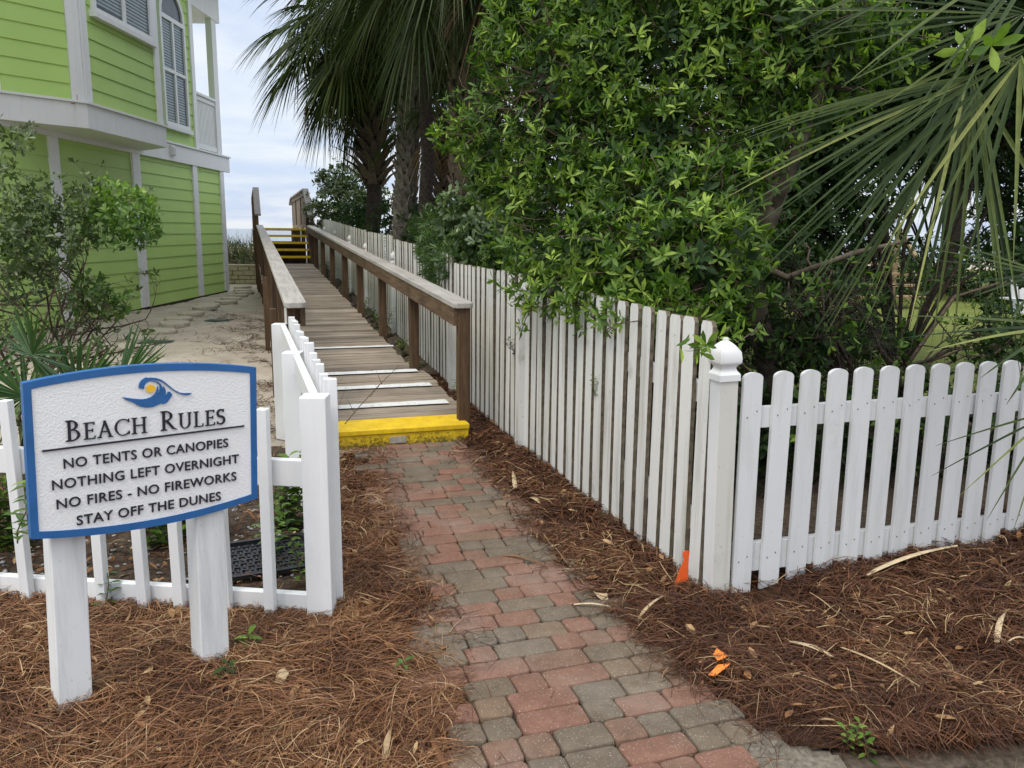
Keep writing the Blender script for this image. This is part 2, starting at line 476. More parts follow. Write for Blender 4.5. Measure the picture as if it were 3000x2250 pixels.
M['siding'] = mk_siding()
def mk_brick():
    m, t = newmat('tumbled_paver')
    r = attr(t)
    v = objco(t)
    c = ramp(t, r, [(0.0, (0.190, 0.106, 0.074)), (0.25, (0.215, 0.112, 0.080)), (0.44, (0.178, 0.112, 0.079)), (0.54, (0.190, 0.130, 0.087)), (0.64, (0.156, 0.120, 0.085)), (0.82, (0.136, 0.112, 0.083)), (1.0, (0.172, 0.134, 0.097))])
    n = noise(t, 14, 5, 0.65, v)
    c = mixc(t, 1.0, c, ramp(t, n, [(0.25, 0.72), (0.7, 1.14)]), 'MULTIPLY')
    vo = t.nodes.new('ShaderNodeTexVoronoi'); vo.inputs['Scale'].default_value = 150
    t.links.new(v, vo.inputs['Vector'])
    sp = ramp(t, vo.outputs['Distance'], [(0.20, 0.85), (0.30, 0.0)])
    gate = noise(t, 120, 2, 0.5, v)
    sp = mixc(t, 1.0, sp, ramp(t, gate, [(0.5, 0.0), (0.6, 1.0)]), 'MULTIPLY')
    c = mixc(t, sp, c, (0.46, 0.42, 0.34))
    hole = ramp(t, noise(t, 75, 3, 0.5, v), [(0.68, 0.0), (0.74, 0.6)])
    c = mixc(t, hole, c, (0.045, 0.035, 0.03))
    wash = ramp(t, noise(t, 2.2, 4, 0.6, v), [(0.5, 0.0), (0.75, 0.35)])
    c = mixc(t, wash, c, (0.33, 0.30, 0.25))
    finish(t, c, 0.88, noise(t, 70, 5, 0.75, v), 0.006, 0.9, 0.15)
    return m
M['brick'] = mk_brick()
def mk_sand():
    m, t = newmat('pale_sand')
    v = objco(t)
    n = noise(t, 1.3, 5, 0.6, v); f = noise(t, 26, 5, 0.7, v); b = noise(t, 7, 5, 0.6, v)
    c = ramp(t, n, [(0.3, (0.34, 0.29, 0.225)), (0.7, (0.47, 0.42, 0.345))])
    c = mixc(t, ramp(t, f, [(0.60, 0.0), (0.74, 0.5)]), c, (0.15, 0.11, 0.08))
    finish(t, c, 0.95, b, 0.06, 0.7, 0.1)
    return m
M['sand'] = mk_sand()
def mk_joint():
    m, t = newmat('joint_sand')
    v = objco(t)
    n = noise(t, 3, 5, 0.6, v); f = noise(t, 160, 3, 0.6, v)
    c = ramp(t, n, [(0.50, (0.030, 0.023, 0.017)), (0.66, (0.26, 0.22, 0.17))])
    c = mixc(t, ramp(t, f, [(0.5, 0.0), (0.7, 0.6)]), c, (0.11, 0.09, 0.07))
    finish(t, c, 0.95, f, 0.004, 0.8, 0.1)
    return m
M['joint'] = mk_joint()
def mk_lawn():
    m, t = newmat('mown_lawn')
    v = objco(t)
    n = noise(t, 1.2, 5, 0.6, v); f = noise(t, 60, 4, 0.7, v)
    c = ramp(t, n, [(0.3, (0.20, 0.25, 0.06)), (0.7, (0.29, 0.33, 0.09))])
    c = mixc(t, 1.0, c, ramp(t, f, [(0.3, 0.6), (0.7, 1.3)]), 'MULTIPLY')
    finish(t, c, 0.9, f, 0.05, 1.0, 0.15)
    return m
M['lawn'] = mk_lawn()
def mk_sea():
    m, t = newmat('grey_sea')
    v = objco(t, (0.3, 1, 1))
    n = noise(t, 0.35, 5, 0.6, v)
    c = ramp(t, n, [(0.35, (0.17, 0.21, 0.24)), (0.7, (0.26, 0.30, 0.33))])
    finish(t, c, 0.35, n, 0.2, 0.4, 0.5)
    return m
M['sea'] = mk_sea()
def mk_board():
    m, t = newmat('sandblasted_sign_face')
    v = objco(t)
    n = noise(t, 150, 4, 0.6, v)
    finish(t, (0.86, 0.86, 0.85), 0.55, n, 0.004, 0.8, 0.35)
    return m
M['sign_face'] = mk_board()
def mk_glass():
    m, t = newmat('window_glass')
    o = t.nodes.new('ShaderNodeOutputMaterial')
    tr = t.nodes.new('ShaderNodeBsdfTransparent'); tr.inputs[0].default_value = (0.84, 0.87, 0.88, 1)
    gl = t.nodes.new('ShaderNodeBsdfGlossy'); gl.inputs['Roughness'].default_value = 0.03
    fr = t.nodes.new('ShaderNodeFresnel'); fr.inputs['IOR'].default_value = 1.4
    ms = t.nodes.new('ShaderNodeMixShader')
    ge = t.nodes.new('ShaderNodeNewGeometry'); fm_ = t.nodes.new('ShaderNodeMath'); fm_.operation = 'SUBTRACT'; fm_.use_clamp = True
    t.links.new(fr.outputs[0], fm_.inputs[0]); t.links.new(ge.outputs['Backfacing'], fm_.inputs[1])   # reflect off the outer face only
    t.links.new(fm_.outputs[0], ms.inputs[0]); t.links.new(tr.outputs[0], ms.inputs[1]); t.links.new(gl.outputs[0], ms.inputs[2])
    t.links.new(ms.outputs[0], o.inputs['Surface'])
    return m
M['glass'] = mk_glass()

# ------------------------------------------------------------------ the lie of the land
def sstep(a, b, x):
    t = np.clip((x - a) / (b - a), 0, 1)
    return t * t * (3 - 2 * t)
def vnoise(x, y, s, seed=0):
    """cheap smooth noise, array friendly"""
    x = np.asarray(x) * s; y = np.asarray(y) * s
    return (np.sin(x * 1.7 + seed + 1.3 * np.sin(y * 1.1 + seed * 2)) + np.sin(y * 2.1 - seed + 1.7 * np.sin(x * 0.9 + seed)) + np.sin((x + y) * 1.3 + seed * 3)) / 3
def gz(x, y):
    x = np.asarray(x, float); y = np.asarray(y, float)
    t = (x - RO.x) * U.x + (y - RO.y) * U.y
    s = (x - RO.x) * V.x + (y - RO.y) * V.y
    right = np.clip(0.045 * t - 0.02, 0, 0.68) * sstep(-0.3, 0.5, s)
    left = (0.5 + 0.45 * sstep(25, 28, y)) * sstep(24.2, 24.5, y) * (1 - sstep(-0.9, 0.2, s))
    far = -3.4 * sstep(30, 42, y)
    return right + left + far + 0.014 * vnoise(x, y, 2.3, 1) * sstep(6.2, 8, y) + 0.02 * vnoise(x, y, .8, 4) * sstep(6.5, 9, y)

def grid_mesh(name, xs, ys, zf, mat, mask=None):
    X, Y = np.meshgrid(xs, ys)
    Zz = zf(X, Y)
    nx, ny = len(xs), len(ys)
    v = np.stack([X, Y, Zz], -1).reshape(-1, 3)
    i = np.arange(ny - 1)[:, None] * nx + np.arange(nx - 1)[None, :]
    if mask is not None:
        cxm = (X[:-1, :-1] + X[1:, 1:]) / 2; cym = (Y[:-1, :-1] + Y[1:, 1:]) / 2
        i = i[mask(cxm, cym)]
    i = i.ravel()
    q = np.stack([i, i + 1, i + nx + 1, i + nx], -1)
    used, inv = np.unique(q.ravel(), return_inverse=True)
    v = v[used]; q = inv.reshape(-1, 4)
    me = bpy.data.meshes.new(name)
    me.from_pydata(v.tolist(), [], q.tolist())
    me.materials.append(mat)
    me.polygons.foreach_set('use_smooth', [True] * len(me.polygons))
    me.update()
    return link(name, me)

xs = np.unique(np.concatenate([np.linspace(-80, -14, 14), np.arange(-14, 14.01, 0.25), np.linspace(14, 80, 14)]))
ys = np.unique(np.concatenate([np.linspace(-14, -2, 8), np.arange(-2, 30, 0.25), np.linspace(30, 46, 20)]))
tag(grid_mesh('ground', xs, ys, gz, M['sand']), kind='structure')
b = MB()
b.add([(-9000, 40, -2.6), (9000, 40, -2.6), (9000, 14000, -2.6), (-9000, 14000, -2.6)], [(0, 1, 2, 3)])
tag(b.build('sea', M['sea']), kind='structure')

def sand_h(x, y):
    return gz(x, y) + 0.012 + 0.016 * vnoise(x, y, 3.1, 2) + 0.010 * vnoise(x, y, 7.7, 5) + 0.006 * vnoise(x, y, 17, 9)
def sand_mask(x, y): return (x > -7.25) & (x < RO.x + (y - RO.y) * U.x / U.y - 1.0) & (y < 24.1)
tag(grid_mesh('sand_yard', np.arange(-7.3, -1.2, 0.07), np.arange(4.4, 24.1, 0.07), sand_h, M['sand'], sand_mask), kind='structure')

# brick walk edges (x as a function of y)
_ly = np.array([-3, 1.6, 2.23, 2.95, 3.4, 3.99, 5.0, 5.77, 6.4]); _lx = np.array([-0.2, -0.18, -0.17, -0.19, -0.36, -0.55, -0.80, -0.97, -1.15])
_ry = np.array([-3, 1.6, 2.24, 2.64, 3.2, 3.89, 5.0, 5.79, 6.4]); _rx = np.array([1.3, 1.0, 0.80, 0.64, 0.42, 0.17, -0.13, -0.35, -0.5])
def Lx(y): return np.interp(y, _ly, _lx) + 0.025 * vnoise(y * 0, y, 5.0, 2) + 0.012 * vnoise(y * 0, y, 19, 5)
def Rx(y): return np.interp(y, _ry, _rx) + 0.03 * vnoise(y * 0, y, 4.0, 7) + 0.012 * vnoise(y * 0, y, 17, 3)
SA = math.radians(16.5)
SD = Vector((math.cos(SA), math.sin(SA), 0))       # along the street-side fence
SN = Vector((math.sin(SA), -math.cos(SA), 0))      # towards the street
FD = Vector((-0.9935, 0.1135, 0))                  # along the low left fence, going left
LO = Vector((-0.786, 3.2, 0))                      # its corner post
def side_fence_x(y): return -0.79 - 0.325 * (y - 3.2)
def path_fence_x(y): return FO.x + (y - FO.y) * U.x / U.y
def front_fence_y(x): return 3.2 + (x - LO.x) * FD.y / FD.x
def street_y(x): return FO.y + (x - FO.x) * SD.y / SD.x
def left_mask(x, y):
    a = (x < Lx(y)) & (x > -5.5) & (y > 0.2)
    front = y < front_fence_y(x) + 0.06
    strip = (x > side_fence_x(y) + 0.02) & (y < 6.0 + 0.2 * x)
    return a & (front | strip)
def bed_edge_y(x): return 2.36 - 0.12 * np.clip(1.6 - x, 0, 1) ** 2 + 0.05 * vnoise(x, x * 0, 3, 4)
def right_mask(x, y):
    a = (x > Rx(y)) & (x < 6.5) & (y > bed_edge_y(x))
    front = (y < street_y(x) + 0.25)
    strip = (x < path_fence_x(y) + 0.06) & (y < 6.6)
    ramp_side = (x > RO.x + (y - RO.y) * U.x / U.y + 0.06) & (x < path_fence_x(y) + 0.06) & (y > 6.2) & (y < 9.2)
    return a & ((front & (x > path_fence_x(y) - 0.5)) | strip) | ramp_side
def left_h(x, y):
    d = np.clip(Lx(y) - x, 0, 1)
    k = np.where(x < -0.7, sstep(0.0, 0.5, front_fence_y(x) - y), 1.0)
    return gz(x, y) + 0.008 + (0.014 * sstep(0, 0.25, d) + 0.014 * vnoise(x, y, 6, 3) * sstep(0, .3, d) + 0.006 * vnoise(x, y, 17, 8)) * k - 0.004
def right_h(x, y):
    d = np.clip(x - Rx(y), 0, 1)
    e = (x - FO.x) * SD.x + (y - FO.y) * SD.y
    return gz(x, y) + 0.010 + 0.022 * sstep(0, 0.25, d) + 0.070 * np.clip(e, 0, 3) * sstep(2.3, 3.2, y) + 0.016 * vnoise(x, y, 6, 13) * sstep(0, .3, d) + 0.008 * vnoise(x, y, 17, 18)
tag(grid_mesh('mulch_bed', np.arange(-5.5, 0.2, 0.03), np.arange(0.2, 6.2, 0.03), left_h, M['needle_bed'], left_mask), kind='structure')
tag(grid_mesh('mulch_bed', np.arange(-2.0, 6.5, 0.03), np.arange(1.9, 9.3, 0.03), right_h, M['needle_bed'], right_mask), kind='structure')

# dirt bed behind the low left fence, dark earth in the hedge and at the street edge, lawn
def dirt_mask(x, y): return (x < side_fence_x(y) + 0.03) & (y > front_fence_y(x) + 0.03) & (y < 5.6 + 0.25 * vnoise(x, y, 2, 3) + 0.1 * vnoise(x, y, 9, 3)) & (x > -5.5)
tag(grid_mesh('planting_bed', np.arange(-5.5, -0.7, 0.05), np.arange(3.2, 6.2, 0.05), lambda x, y: gz(x, y) + 0.05 + 0.012 * vnoise(x, y, 9, 2), M['soil'], dirt_mask), kind='structure')
def hedge_mask(x, y): return (x > path_fence_x(y) + 0.05) & (y > street_y(x) + 0.2) & (y < 25)
tag(grid_mesh('lawn', np.arange(-8, 22, 0.25), np.arange(3.4, 25, 0.25), lambda x, y: gz(x, y) + 0.03, M['lawn'], hedge_mask), kind='structure')
def under_mask(x, y):
    e = (x - path_fence_x(y))
    return (e > 0.05) & (y > street_y(x) + 0.2) & ((e < 3.0) | (y < street_y(x) + 3.3)) & (y < 24)
tag(grid_mesh('hedge_soil', np.arange(-6.5, 9, 0.12), np.arange(3.4, 24, 0.12), lambda x, y: gz(x, y) + 0.06 + 0.02 * vnoise(x, y, 5, 5), M['soil'], under_mask), kind='structure')
def gap_mask(x, y):
    t_ = (x - RO.x) * U.x + (y - RO.y) * U.y
    s_ = (x - RO.x) * V.x + (y - RO.y) * V.y
    return (t_ > 2.3) & (t_ < 15.6) & (s_ > -.15) & (x < path_fence_x(y) + .12)
tag(grid_mesh('fence_soil', np.arange(-6.2, 0.2, 0.06), np.arange(8.0, 22, 0.06), lambda x, y: gz(x, y) + 0.035, M['soil'], gap_mask), kind='structure')
def street_mask(x, y): return (x > Rx(y) + 0.02) & (y < bed_edge_y(x) + 0.06)
tag(grid_mesh('street_verge', np.arange(0.3, 6.5, 0.06), np.arange(-0.5, 2.6, 0.06), lambda x, y: gz(x, y) + 0.012 + 0.006 * vnoise(x, y, 9, 5), M['soil'], street_mask), kind='structure')
def gutter_mask(x, y): return (x > Rx(y) - 0.1) & (x < Rx(y) + 0.20 + 0.09 * vnoise(x, y, 5, 2) + 0.03 * vnoise(x, y, 19, 6)) & (y < 2.40)
tag(grid_mesh('concrete_edge', np.arange(0.4, 2.2, 0.02), np.arange(-0.5, 2.5, 0.02), lambda x, y: gz(x, y) + 0.020 + 0.004 * vnoise(x, y, 14, 2), M['gutter'], gutter_mask), kind='structure')
print('ground done')

# ------------------------------------------------------------------ brick walk (tumbled pavers in courses across the walk)
def brick_walk():
    base = grid_mesh('brick_path_bed', np.arange(-1.6, 1.6, 0.06), np.arange(-2.0, 6.5, 0.06), lambda x, y: gz(x, y) + 0.010 + 0.003 * vnoise(x, y, 9, 1), M['joint'],
                     lambda x, y: (x > Lx(y) - 0.1) & (x < Rx(y) + 0.1) & (y < 6.05 + 0.26 * (x + 1)))
    tag(base, kind='structure')
    mb = MB()
    org = Vector((-0.38, 6.02, 0))
    pitch = 0.118
    row = 0
    while True:
        tt = -0.03 - row * pitch
        c0 = org + U * tt
        if c0.y < -1.4: break
        yy = c0.y
        # span of the course
        s = -1.6 + random.uniform(0, 0.15)
        while s < 3.2:
            L = random.choice((0.118, 0.118, 0.178, 0.178, 0.236))
            g = 0.0048
            c = c0 + V * (s + L / 2)
            s += L
            ex = 0.10 if c.y > 2.6 else 0.03
            if c.x < float(Lx(np.array(c.y))) - ex or c.x > float(Rx(np.array(c.y))) + ex: continue
            hx, hy = L / 2 - g * random.uniform(0.35, 0.75), pitch / 2 - g * random.uniform(0.35, 0.75)
            dip = random.uniform(-0.004, 0.004)
            z0 = float(gz(c.x, c.y)) + 0.006
            tl = (random.uniform(-0.012, 0.012), random.uniform(-0.012, 0.012))
            rot = random.uniform(-0.022, 0.022)
            ax = V * math.cos(rot) + U * math.sin(rot); ay = U * math.cos(rot) - V * math.sin(rot)
            k = min(0.017, hx * .3)
            def outline(ins):
                o = []
                for (sx, sy) in ((1, 1), (-1, 1), (-1, -1), (1, -1)):
                    q = [(sx * (hx - ins), sy * (hy - ins - k)), (sx * (hx - ins - k * .3), sy * (hy - ins - k * .3)), (sx * (hx - ins - k), sy * (hy - ins))]
                    o += q if sx * sy > 0 else q[::-1]
                return o
            jit = [random.uniform(-0.0022, 0.0022) for _ in range(24)]
            rings = []
            for ins, h in ((0.0, 0.0), (0.0, 0.0225), (0.0025, 0.0262), (0.007, 0.0275)):
                rings.append([c + ax * (p[0] + jit[i]) + ay * (p[1] + jit[i + 12]) + Z * (z0 + h + dip + tl[0] * p[0] / .1 * .1 + tl[1] * p[1]) for i, p in enumerate(outline(ins))])
            n = 12
            vs = [p for r in rings for p in r]
            fs = [(i + n * q, (i + 1) % n + n * q, (i + 1) % n + n * (q + 1), i + n * (q + 1)) for q in range(3) for i in range(n)]
            fs.append(tuple(range(3 * n, 4 * n)))
            mb.add(vs, fs)
        row += 1
    o = mb.build('brick_path', M['brick'], smooth=True)
    tag(o, kind='structure')
brick_walk()

# ------------------------------------------------------------------ pine straw: strands laid over the beds
def strands(name, mat, mask, hfun, box, count, wfun, seed, lr=(0.10, 0.24), bright=0.0):
    g = np.random.default_rng(seed)
    x0, x1, y0, y1 = box
    P = []
    tot = 0
    while tot < count:
        x = g.uniform(x0, x1, count * 2); y = g.uniform(y0, y1, count * 2)
        keep = mask(x, y) & (g.uniform(0, 1, count * 2) < wfun(x, y))
        P.append(np.stack([x[keep], y[keep]], -1)); tot += keep.sum()
    p = np.concatenate(P)[:count]
    x, y = p[:, 0], p[:, 1]
    dist = np.hypot(x, y - 0.0)
    L = g.uniform(lr[0], lr[1], count) * np.where(g.uniform(0, 1, count) < .25, .5, 1)
    th = 1.6 * vnoise(x, y, 1.6, seed) + 2.2 * vnoise(x, y, 3.7, seed + 2) + g.normal(0, 0.85, count)
    cv = g.normal(0, 0.38, count)
    wd = g.uniform(0.0007, 0.0014, count) * np.clip(dist / 2.6, 0.95, 2.6)
    lay = g.uniform(0, 1, count)
    up = lay ** 2 * 0.030 + 0.004
    s = np.array([-0.5, -0.17, 0.17, 0.5])
    a = th[:, None] + cv[:, None] * s[None, :]
    px = x[:, None] + np.cos(a) * L[:, None] * s; py = y[:, None] + np.sin(a) * L[:, None] * s
    arch = g.normal(0.006, 0.008, count)[:, None] * (1 - (2 * s) ** 2)[None, :] + g.normal(0, 0.014, count)[:, None] * s[None, :] * 2
    pz = hfun(x, y)[:, None] * 0.35 + hfun(px, py) * 0.65 + up[:, None] + arch
    tz = g.uniform(-0.7, 0.7, count)
    nx, ny = -np.sin(a), np.cos(a)
    taper = np.array([0.55, 1, 1, 0.5])[None, :] * wd[:, None]
    A = np.stack([px + nx * taper, py + ny * taper, pz + tz[:, None] * taper], -1)
    B = np.stack([px - nx * taper, py - ny * taper, pz - tz[:, None] * taper], -1)
    v = np.concatenate([A, B], 1)                    # 0..3 , 4..7
    faces = [(0, 1, 5, 4), (1, 2, 6, 5), (2, 3, 7, 6)]
    rnd = np.clip(0.18 + 0.46 * lay + g.normal(0, 0.22, count) + 0.13 * vnoise(x, y, 2.4, seed + 5) + 0.12 * vnoise(x, y, 6.5, seed + 8) + bright, 0, 1)
    me = np_mesh(name, v, faces, 8, mat, rnd, smooth=False)
    return tag(link(name, me), kind='stuff')
def nearw(x, y): return np.clip((2.9 / np.maximum(y, 1.2)) ** 1.6, 0.12, 1.0) * np.clip(.62 + .6 * vnoise(x, y, 3.1, 6) + .3 * vnoise(x, y, 8, 9), .12, 1)
def on_brick(x, y): return (x > Lx(y)) & (x < Rx(y)) & (y < 6.0)
def brick_h(x, y): return gz(x, y) + 0.034
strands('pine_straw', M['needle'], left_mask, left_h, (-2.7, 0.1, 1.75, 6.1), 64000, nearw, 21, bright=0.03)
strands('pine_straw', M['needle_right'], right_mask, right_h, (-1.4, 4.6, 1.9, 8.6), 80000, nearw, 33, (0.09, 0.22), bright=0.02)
strands('loose_needles', M['needle_right'], on_brick, brick_h, (-1.2, 1.1, 2.0, 6.0), 520, lambda x, y: np.clip(1 - np.minimum(x - Lx(y), Rx(y) - x) / .22, .05, 1) ** 2, 55, (.05, .14))
scatter_leaves_q = []
def dirt_mask2(x, y): return dirt_mask(x, y)
strands('leaf_litter', M['needle_right'], dirt_mask2, lambda x, y: gz(x, y) + 0.05, (-3.4, -0.8, 3.2, 5.6), 4500, lambda x, y: 1.0 + 0 * x, 41, (0.05, 0.16))

def scatter_leaves(name, mat, mask, hfun, box, n, seed, size=(0.012, 0.035)):
    g = np.random.default_rng(seed)
    x = g.uniform(box[0], box[1], n * 6); y = g.uniform(box[2], box[3], n * 6)
    k = mask(x, y); x, y = x[k][:n], y[k][:n]; n = len(x)
    a = g.uniform(0, 2 * PI, n); L = g.uniform(size[0], size[1], n); W = L * g.uniform(0.25, 0.45, n)
    z = hfun(x, y) + g.uniform(0.012, 0.035, n)
    loc = np.array([(-1, 0, 0), (-.3, 1, .12), (.5, .8, .1), (1, 0, .05), (.5, -.8, .18), (-.3, -1, .15)])
    tx, ty = g.normal(0, .25, n), g.normal(0, .35, n)
    vx = loc[None, :, 0] * L[:, None]; vy = loc[None, :, 1] * W[:, None]
    vz = loc[None, :, 2] * L[:, None] + vx * tx[:, None] + vy * ty[:, None]
    v = np.stack([x[:, None] + vx * np.cos(a)[:, None] - vy * np.sin(a)[:, None], y[:, None] + vx * np.sin(a)[:, None] + vy * np.cos(a)[:, None], z[:, None] + vz], -1)
    return tag(link(name, np_mesh(name, v, [(0, 1, 2, 3), (0, 3, 4, 5)], 6, mat, g.uniform(0, 1, n), smooth=False)), kind='stuff')
scatter_leaves('fallen_leaves', M['dry_leaf'], right_mask, right_h, (-1.2, 4.6, 1.9, 8.5), 1100, 3)
scatter_leaves('fallen_leaves', M['dry_leaf'], left_mask, left_h, (-2.6, 0.1, 1.8, 6.0), 420, 5)
scatter_leaves('fallen_leaves', M['dry_leaf'], dirt_mask, lambda x, y: gz(x, y) + 0.05, (-3.2, -0.8, 3.2, 5.6), 500, 6)
M['shell'] = plain('grey_shell', (0.33, 0.33, 0.33), 0.8, 0.2, 0.5, 60)
def yard_litter(x, y):
    s_ = (x - RO.x) * V.x + (y - RO.y) * V.y
    return np.clip(1.15 - (-1.2 - s_) / 1.1, 0.04, 1) * np.clip(.4 + vnoise(x, y, 2.2, 4) + .6 * vnoise(x, y, 6, 4), 0, 1)
strands('sand_litter', M['needle_right'], lambda x, y: sand_mask(x, y) & (x < RO.x + (y - RO.y) * U.x / U.y - 1.25), lambda x, y: sand_h(x, y) - .004, (-6.6, -1.6, 5.4, 16), 2600, yard_litter, 57, (.06, .2))
def shells():
    mb = MB()
    for _ in range(420):
        x, y = random.uniform(-3.0, -0.95), random.uniform(3.25, 4.7)
        if not dirt_mask(np.array(x), np.array(y)): continue
        r = random.uniform(0.006, 0.019); a = random.uniform(0, PI)
        c = Vector((x, y, float(gz(x, y)) + 0.056))
        ax = Vector((math.cos(a), math.sin(a), random.uniform(-.3, .3))); ay = Vector((-math.sin(a), math.cos(a), random.uniform(-.3, .3)))
        n = 7
        vs = [c + ax * r * math.cos(2 * PI * k / n) * random.uniform(.8, 1.2) + ay * r * .7 * math.sin(2 * PI * k / n) for k in range(n)] + [c + Z * r * .5]
        mb.add(vs, [(k, (k + 1) % n, n) for k in range(n)])
    tag(mb.build('shell_gravel', M['shell']), kind='stuff')
shells()

# ------------------------------------------------------------------ the sign
def extrude_text(txt, size, mat, name, x0, x1, base, depth, face, parent, Ms):
    cu = bpy.data.curves.new(name, 'FONT')
    cu.body = txt
    cu.size = size
    cu.extrude = depth
    cu.offset = 0.0003
    cu.space_character = 1.06
    cu.resolution_u = 4
    o = bpy.data.objects.new('tmp', cu); COL.objects.link(o)
    bpy.context.view_layer.update()
    me = bpy.data.meshes.new_from_object(o.evaluated_get(bpy.context.evaluated_depsgraph_get()))
    bpy.data.objects.remove(o)
    xsv = [v.co.x for v in me.vertices]
    a, bx = min(xsv), max(xsv)
    for v in me.vertices:
        v.co = Ms @ Vector((x0 + (v.co.x - a) * (x1 - x0) / (bx - a), base + v.co.y, face + v.co.z))
    me.materials.clear(); me.materials.append(mat)
    me.name = name
    return link(name, me, parent)

def sign():
    yaw, roll = math.radians(42.43), 0.0382
    BL = Vector((-1.494, 2.42, 0.641))
    rx = Vector((math.cos(yaw), math.sin(yaw), 0)); n = Vector((math.sin(yaw), -math.cos(yaw), 0))
    a = rx * math.cos(roll) - Z * math.sin(roll); bb = Z * math.cos(roll) + rx * math.sin(roll)
    Ms = frame(BL, a, bb, n)                    # x along, y up, z to the viewer
    W, H = 0.746, 0.492
    root = empty('beach_rules_sign', BL + a * W / 2 - Z * BL.z, 'white sign with blue border, wave emblem and beach rules lettering on two white posts', 'sign')
    def outline(ins, arc, N=24):
        x0, x1 = ins, W - ins
        y0, y1 = ins * .85, H - ins * .85
        pts = []
        for k in range(N + 1):
            t = k / N; pts.append((x0 + (x1 - x0) * t, y0 - arc * 4 * t * (1 - t)))
        for k in range(N + 1):
            t = 1 - k / N; pts.append((x0 + (x1 - x0) * t, y1 + arc * 4 * t * (1 - t)))
        return pts
    mb = MB()
    mb.prism(outline(0.0, 0.034), Ms, -0.034, -0.007)
    o_, i_ = outline(0.0, 0.034), outline(0.0225, 0.0285)
    nn = len(o_)
    # raised rim
    vs = [Ms @ Vector((p[0], p[1], z)) for z in (-0.007, 0.0) for p in o_] + [Ms @ Vector((p[0], p[1], z)) for z in (-0.007, 0.0) for p in i_]
    fs = []
    for k in range(nn):
        j = (k + 1) % nn
        fs += [(k, j, nn + j, nn + k), (nn + k, nn + j, 3 * nn + j, 3 * nn + k), (3 * nn + k, 3 * nn + j, 2 * nn + j, 2 * nn + k)]
    mb.add(vs, fs)
    mb.build('sign_border', M['sign_blue'], root)
    mb = MB(); mb.prism(outline(0.0215, 0.0285), Ms, -0.010, -0.0045); mb.build('sign_face', M['sign_face'], root)
    swoosh = [(0.3359, 0.4512), (0.3379, 0.4651), (0.3453, 0.4753), (0.355, 0.482), (0.3606, 0.4846), (0.3613, 0.4824), (0.3788, 0.4819), (0.3947, 0.4791), (0.4106, 0.472), (0.4265, 0.4581), (0.4425, 0.4424), (0.4554, 0.432), (0.4686, 0.424), (0.4819, 0.4203), (0.4954, 0.4196), (0.5098, 0.4191), (0.502, 0.4134), (0.4918, 0.4125), (0.4784, 0.4154), (0.4668, 0.4207), (0.4553, 0.4277), (0.4407, 0.4392), (0.4248, 0.454), (0.4104, 0.4653), (0.3977, 0.4705), (0.3849, 0.4728), (0.3705, 0.4712), (0.3592, 0.4651), (0.3533, 0.4556), (0.3522, 0.4454), (0.3444, 0.4472)]
    wave = [(0.284, 0.4249), (0.2984, 0.4206), (0.3214, 0.4152), (0.3448, 0.4117), (0.3607, 0.4124), (0.3735, 0.4163), (0.385, 0.4237), (0.3917, 0.4323), (0.3952, 0.4438), (0.3963, 0.4513), (0.3985, 0.4435), (0.399, 0.4351), (0.397, 0.4234), (0.4013, 0.4298), (0.4041, 0.4431), (0.4028, 0.4549), (0.3958, 0.4631), (0.3863, 0.4676), (0.3752, 0.4697), (0.388, 0.4695), (0.3975, 0.4663), (0.407, 0.458), (0.4123, 0.4474), (0.4144, 0.4354), (0.4163, 0.4421), (0.4165, 0.4496), (0.4208, 0.4417), (0.4225, 0.4314), (0.4223, 0.4144), (0.4271, 0.4225), (0.4315, 0.4306), (0.4346, 0.4269), (0.4369, 0.4305), (0.4395, 0.4231), (0.4439, 0.4219), (0.4417, 0.4144), (0.4374, 0.408), (0.4314, 0.4), (0.4246, 0.3921), (0.4147, 0.3888), (0.4034, 0.3916), (0.3919, 0.386), (0.3757, 0.382), (0.3597, 0.3819), (0.344, 0.3856), (0.3316, 0.3918), (0.3194, 0.4013), (0.3072, 0.4082), (0.2936, 0.4145)]
    mb = MB(); mb.prism(swoosh, Ms, -0.0045, 0.0005); mb.prism(wave, Ms, -0.0045, 0.0007)
    em = mb.build('wave_emblem', M['sign_blue'], root)
    mb = MB(); mb.prism([(0.3741 + 0.0144 * math.cos(2 * PI * k / 32), 0.4448 + 0.0138 * math.sin(2 * PI * k / 32)) for k in range(32)], Ms, -0.0045, 0.0006)
    child(mb.build('sun_disc', M['sign_yellow']), em)
    # serif capitals drawn stroke by stroke: (glyph box 0..w, 0..1)
    def bar(x0, y0, x1, y1, wd, ends=None):
        dx_, dy_ = x1 - x0, y1 - y0; l = math.hypot(dx_, dy_); nx, ny = -dy_ / l * wd / 2, dx_ / l * wd / 2
        w2 = ends if ends is not None else wd
        mx_, my_ = -dy_ / l * w2 / 2, dx_ / l * w2 / 2
        return [(x0 + nx, y0 + ny), (x0 - nx, y0 - ny), (x1 - mx_, y1 - my_), (x1 + mx_, y1 + my_)]
    def arc(cx_, cy_, rx_, ry_, a0, a1, thick, thin, N=22):
        o, i = [], []
        for k in range(N + 1):
            t = math.radians(a0 + (a1 - a0) * k / N)
            h = thin + (thick - thin) * abs(math.cos(t)) ** 1.3
            o.append((cx_ + (rx_ + h / 2) * math.cos(t), cy_ + (ry_ + thin / 2) * math.sin(t)))
            i.append((cx_ + (rx_ - h / 2) * math.cos(t), cy_ + (ry_ - thin / 2) * math.sin(t)))
        return [(o[k], o[k + 1], i[k + 1], i[k]) for k in range(N)]
    T, t_ = 0.115, 0.052
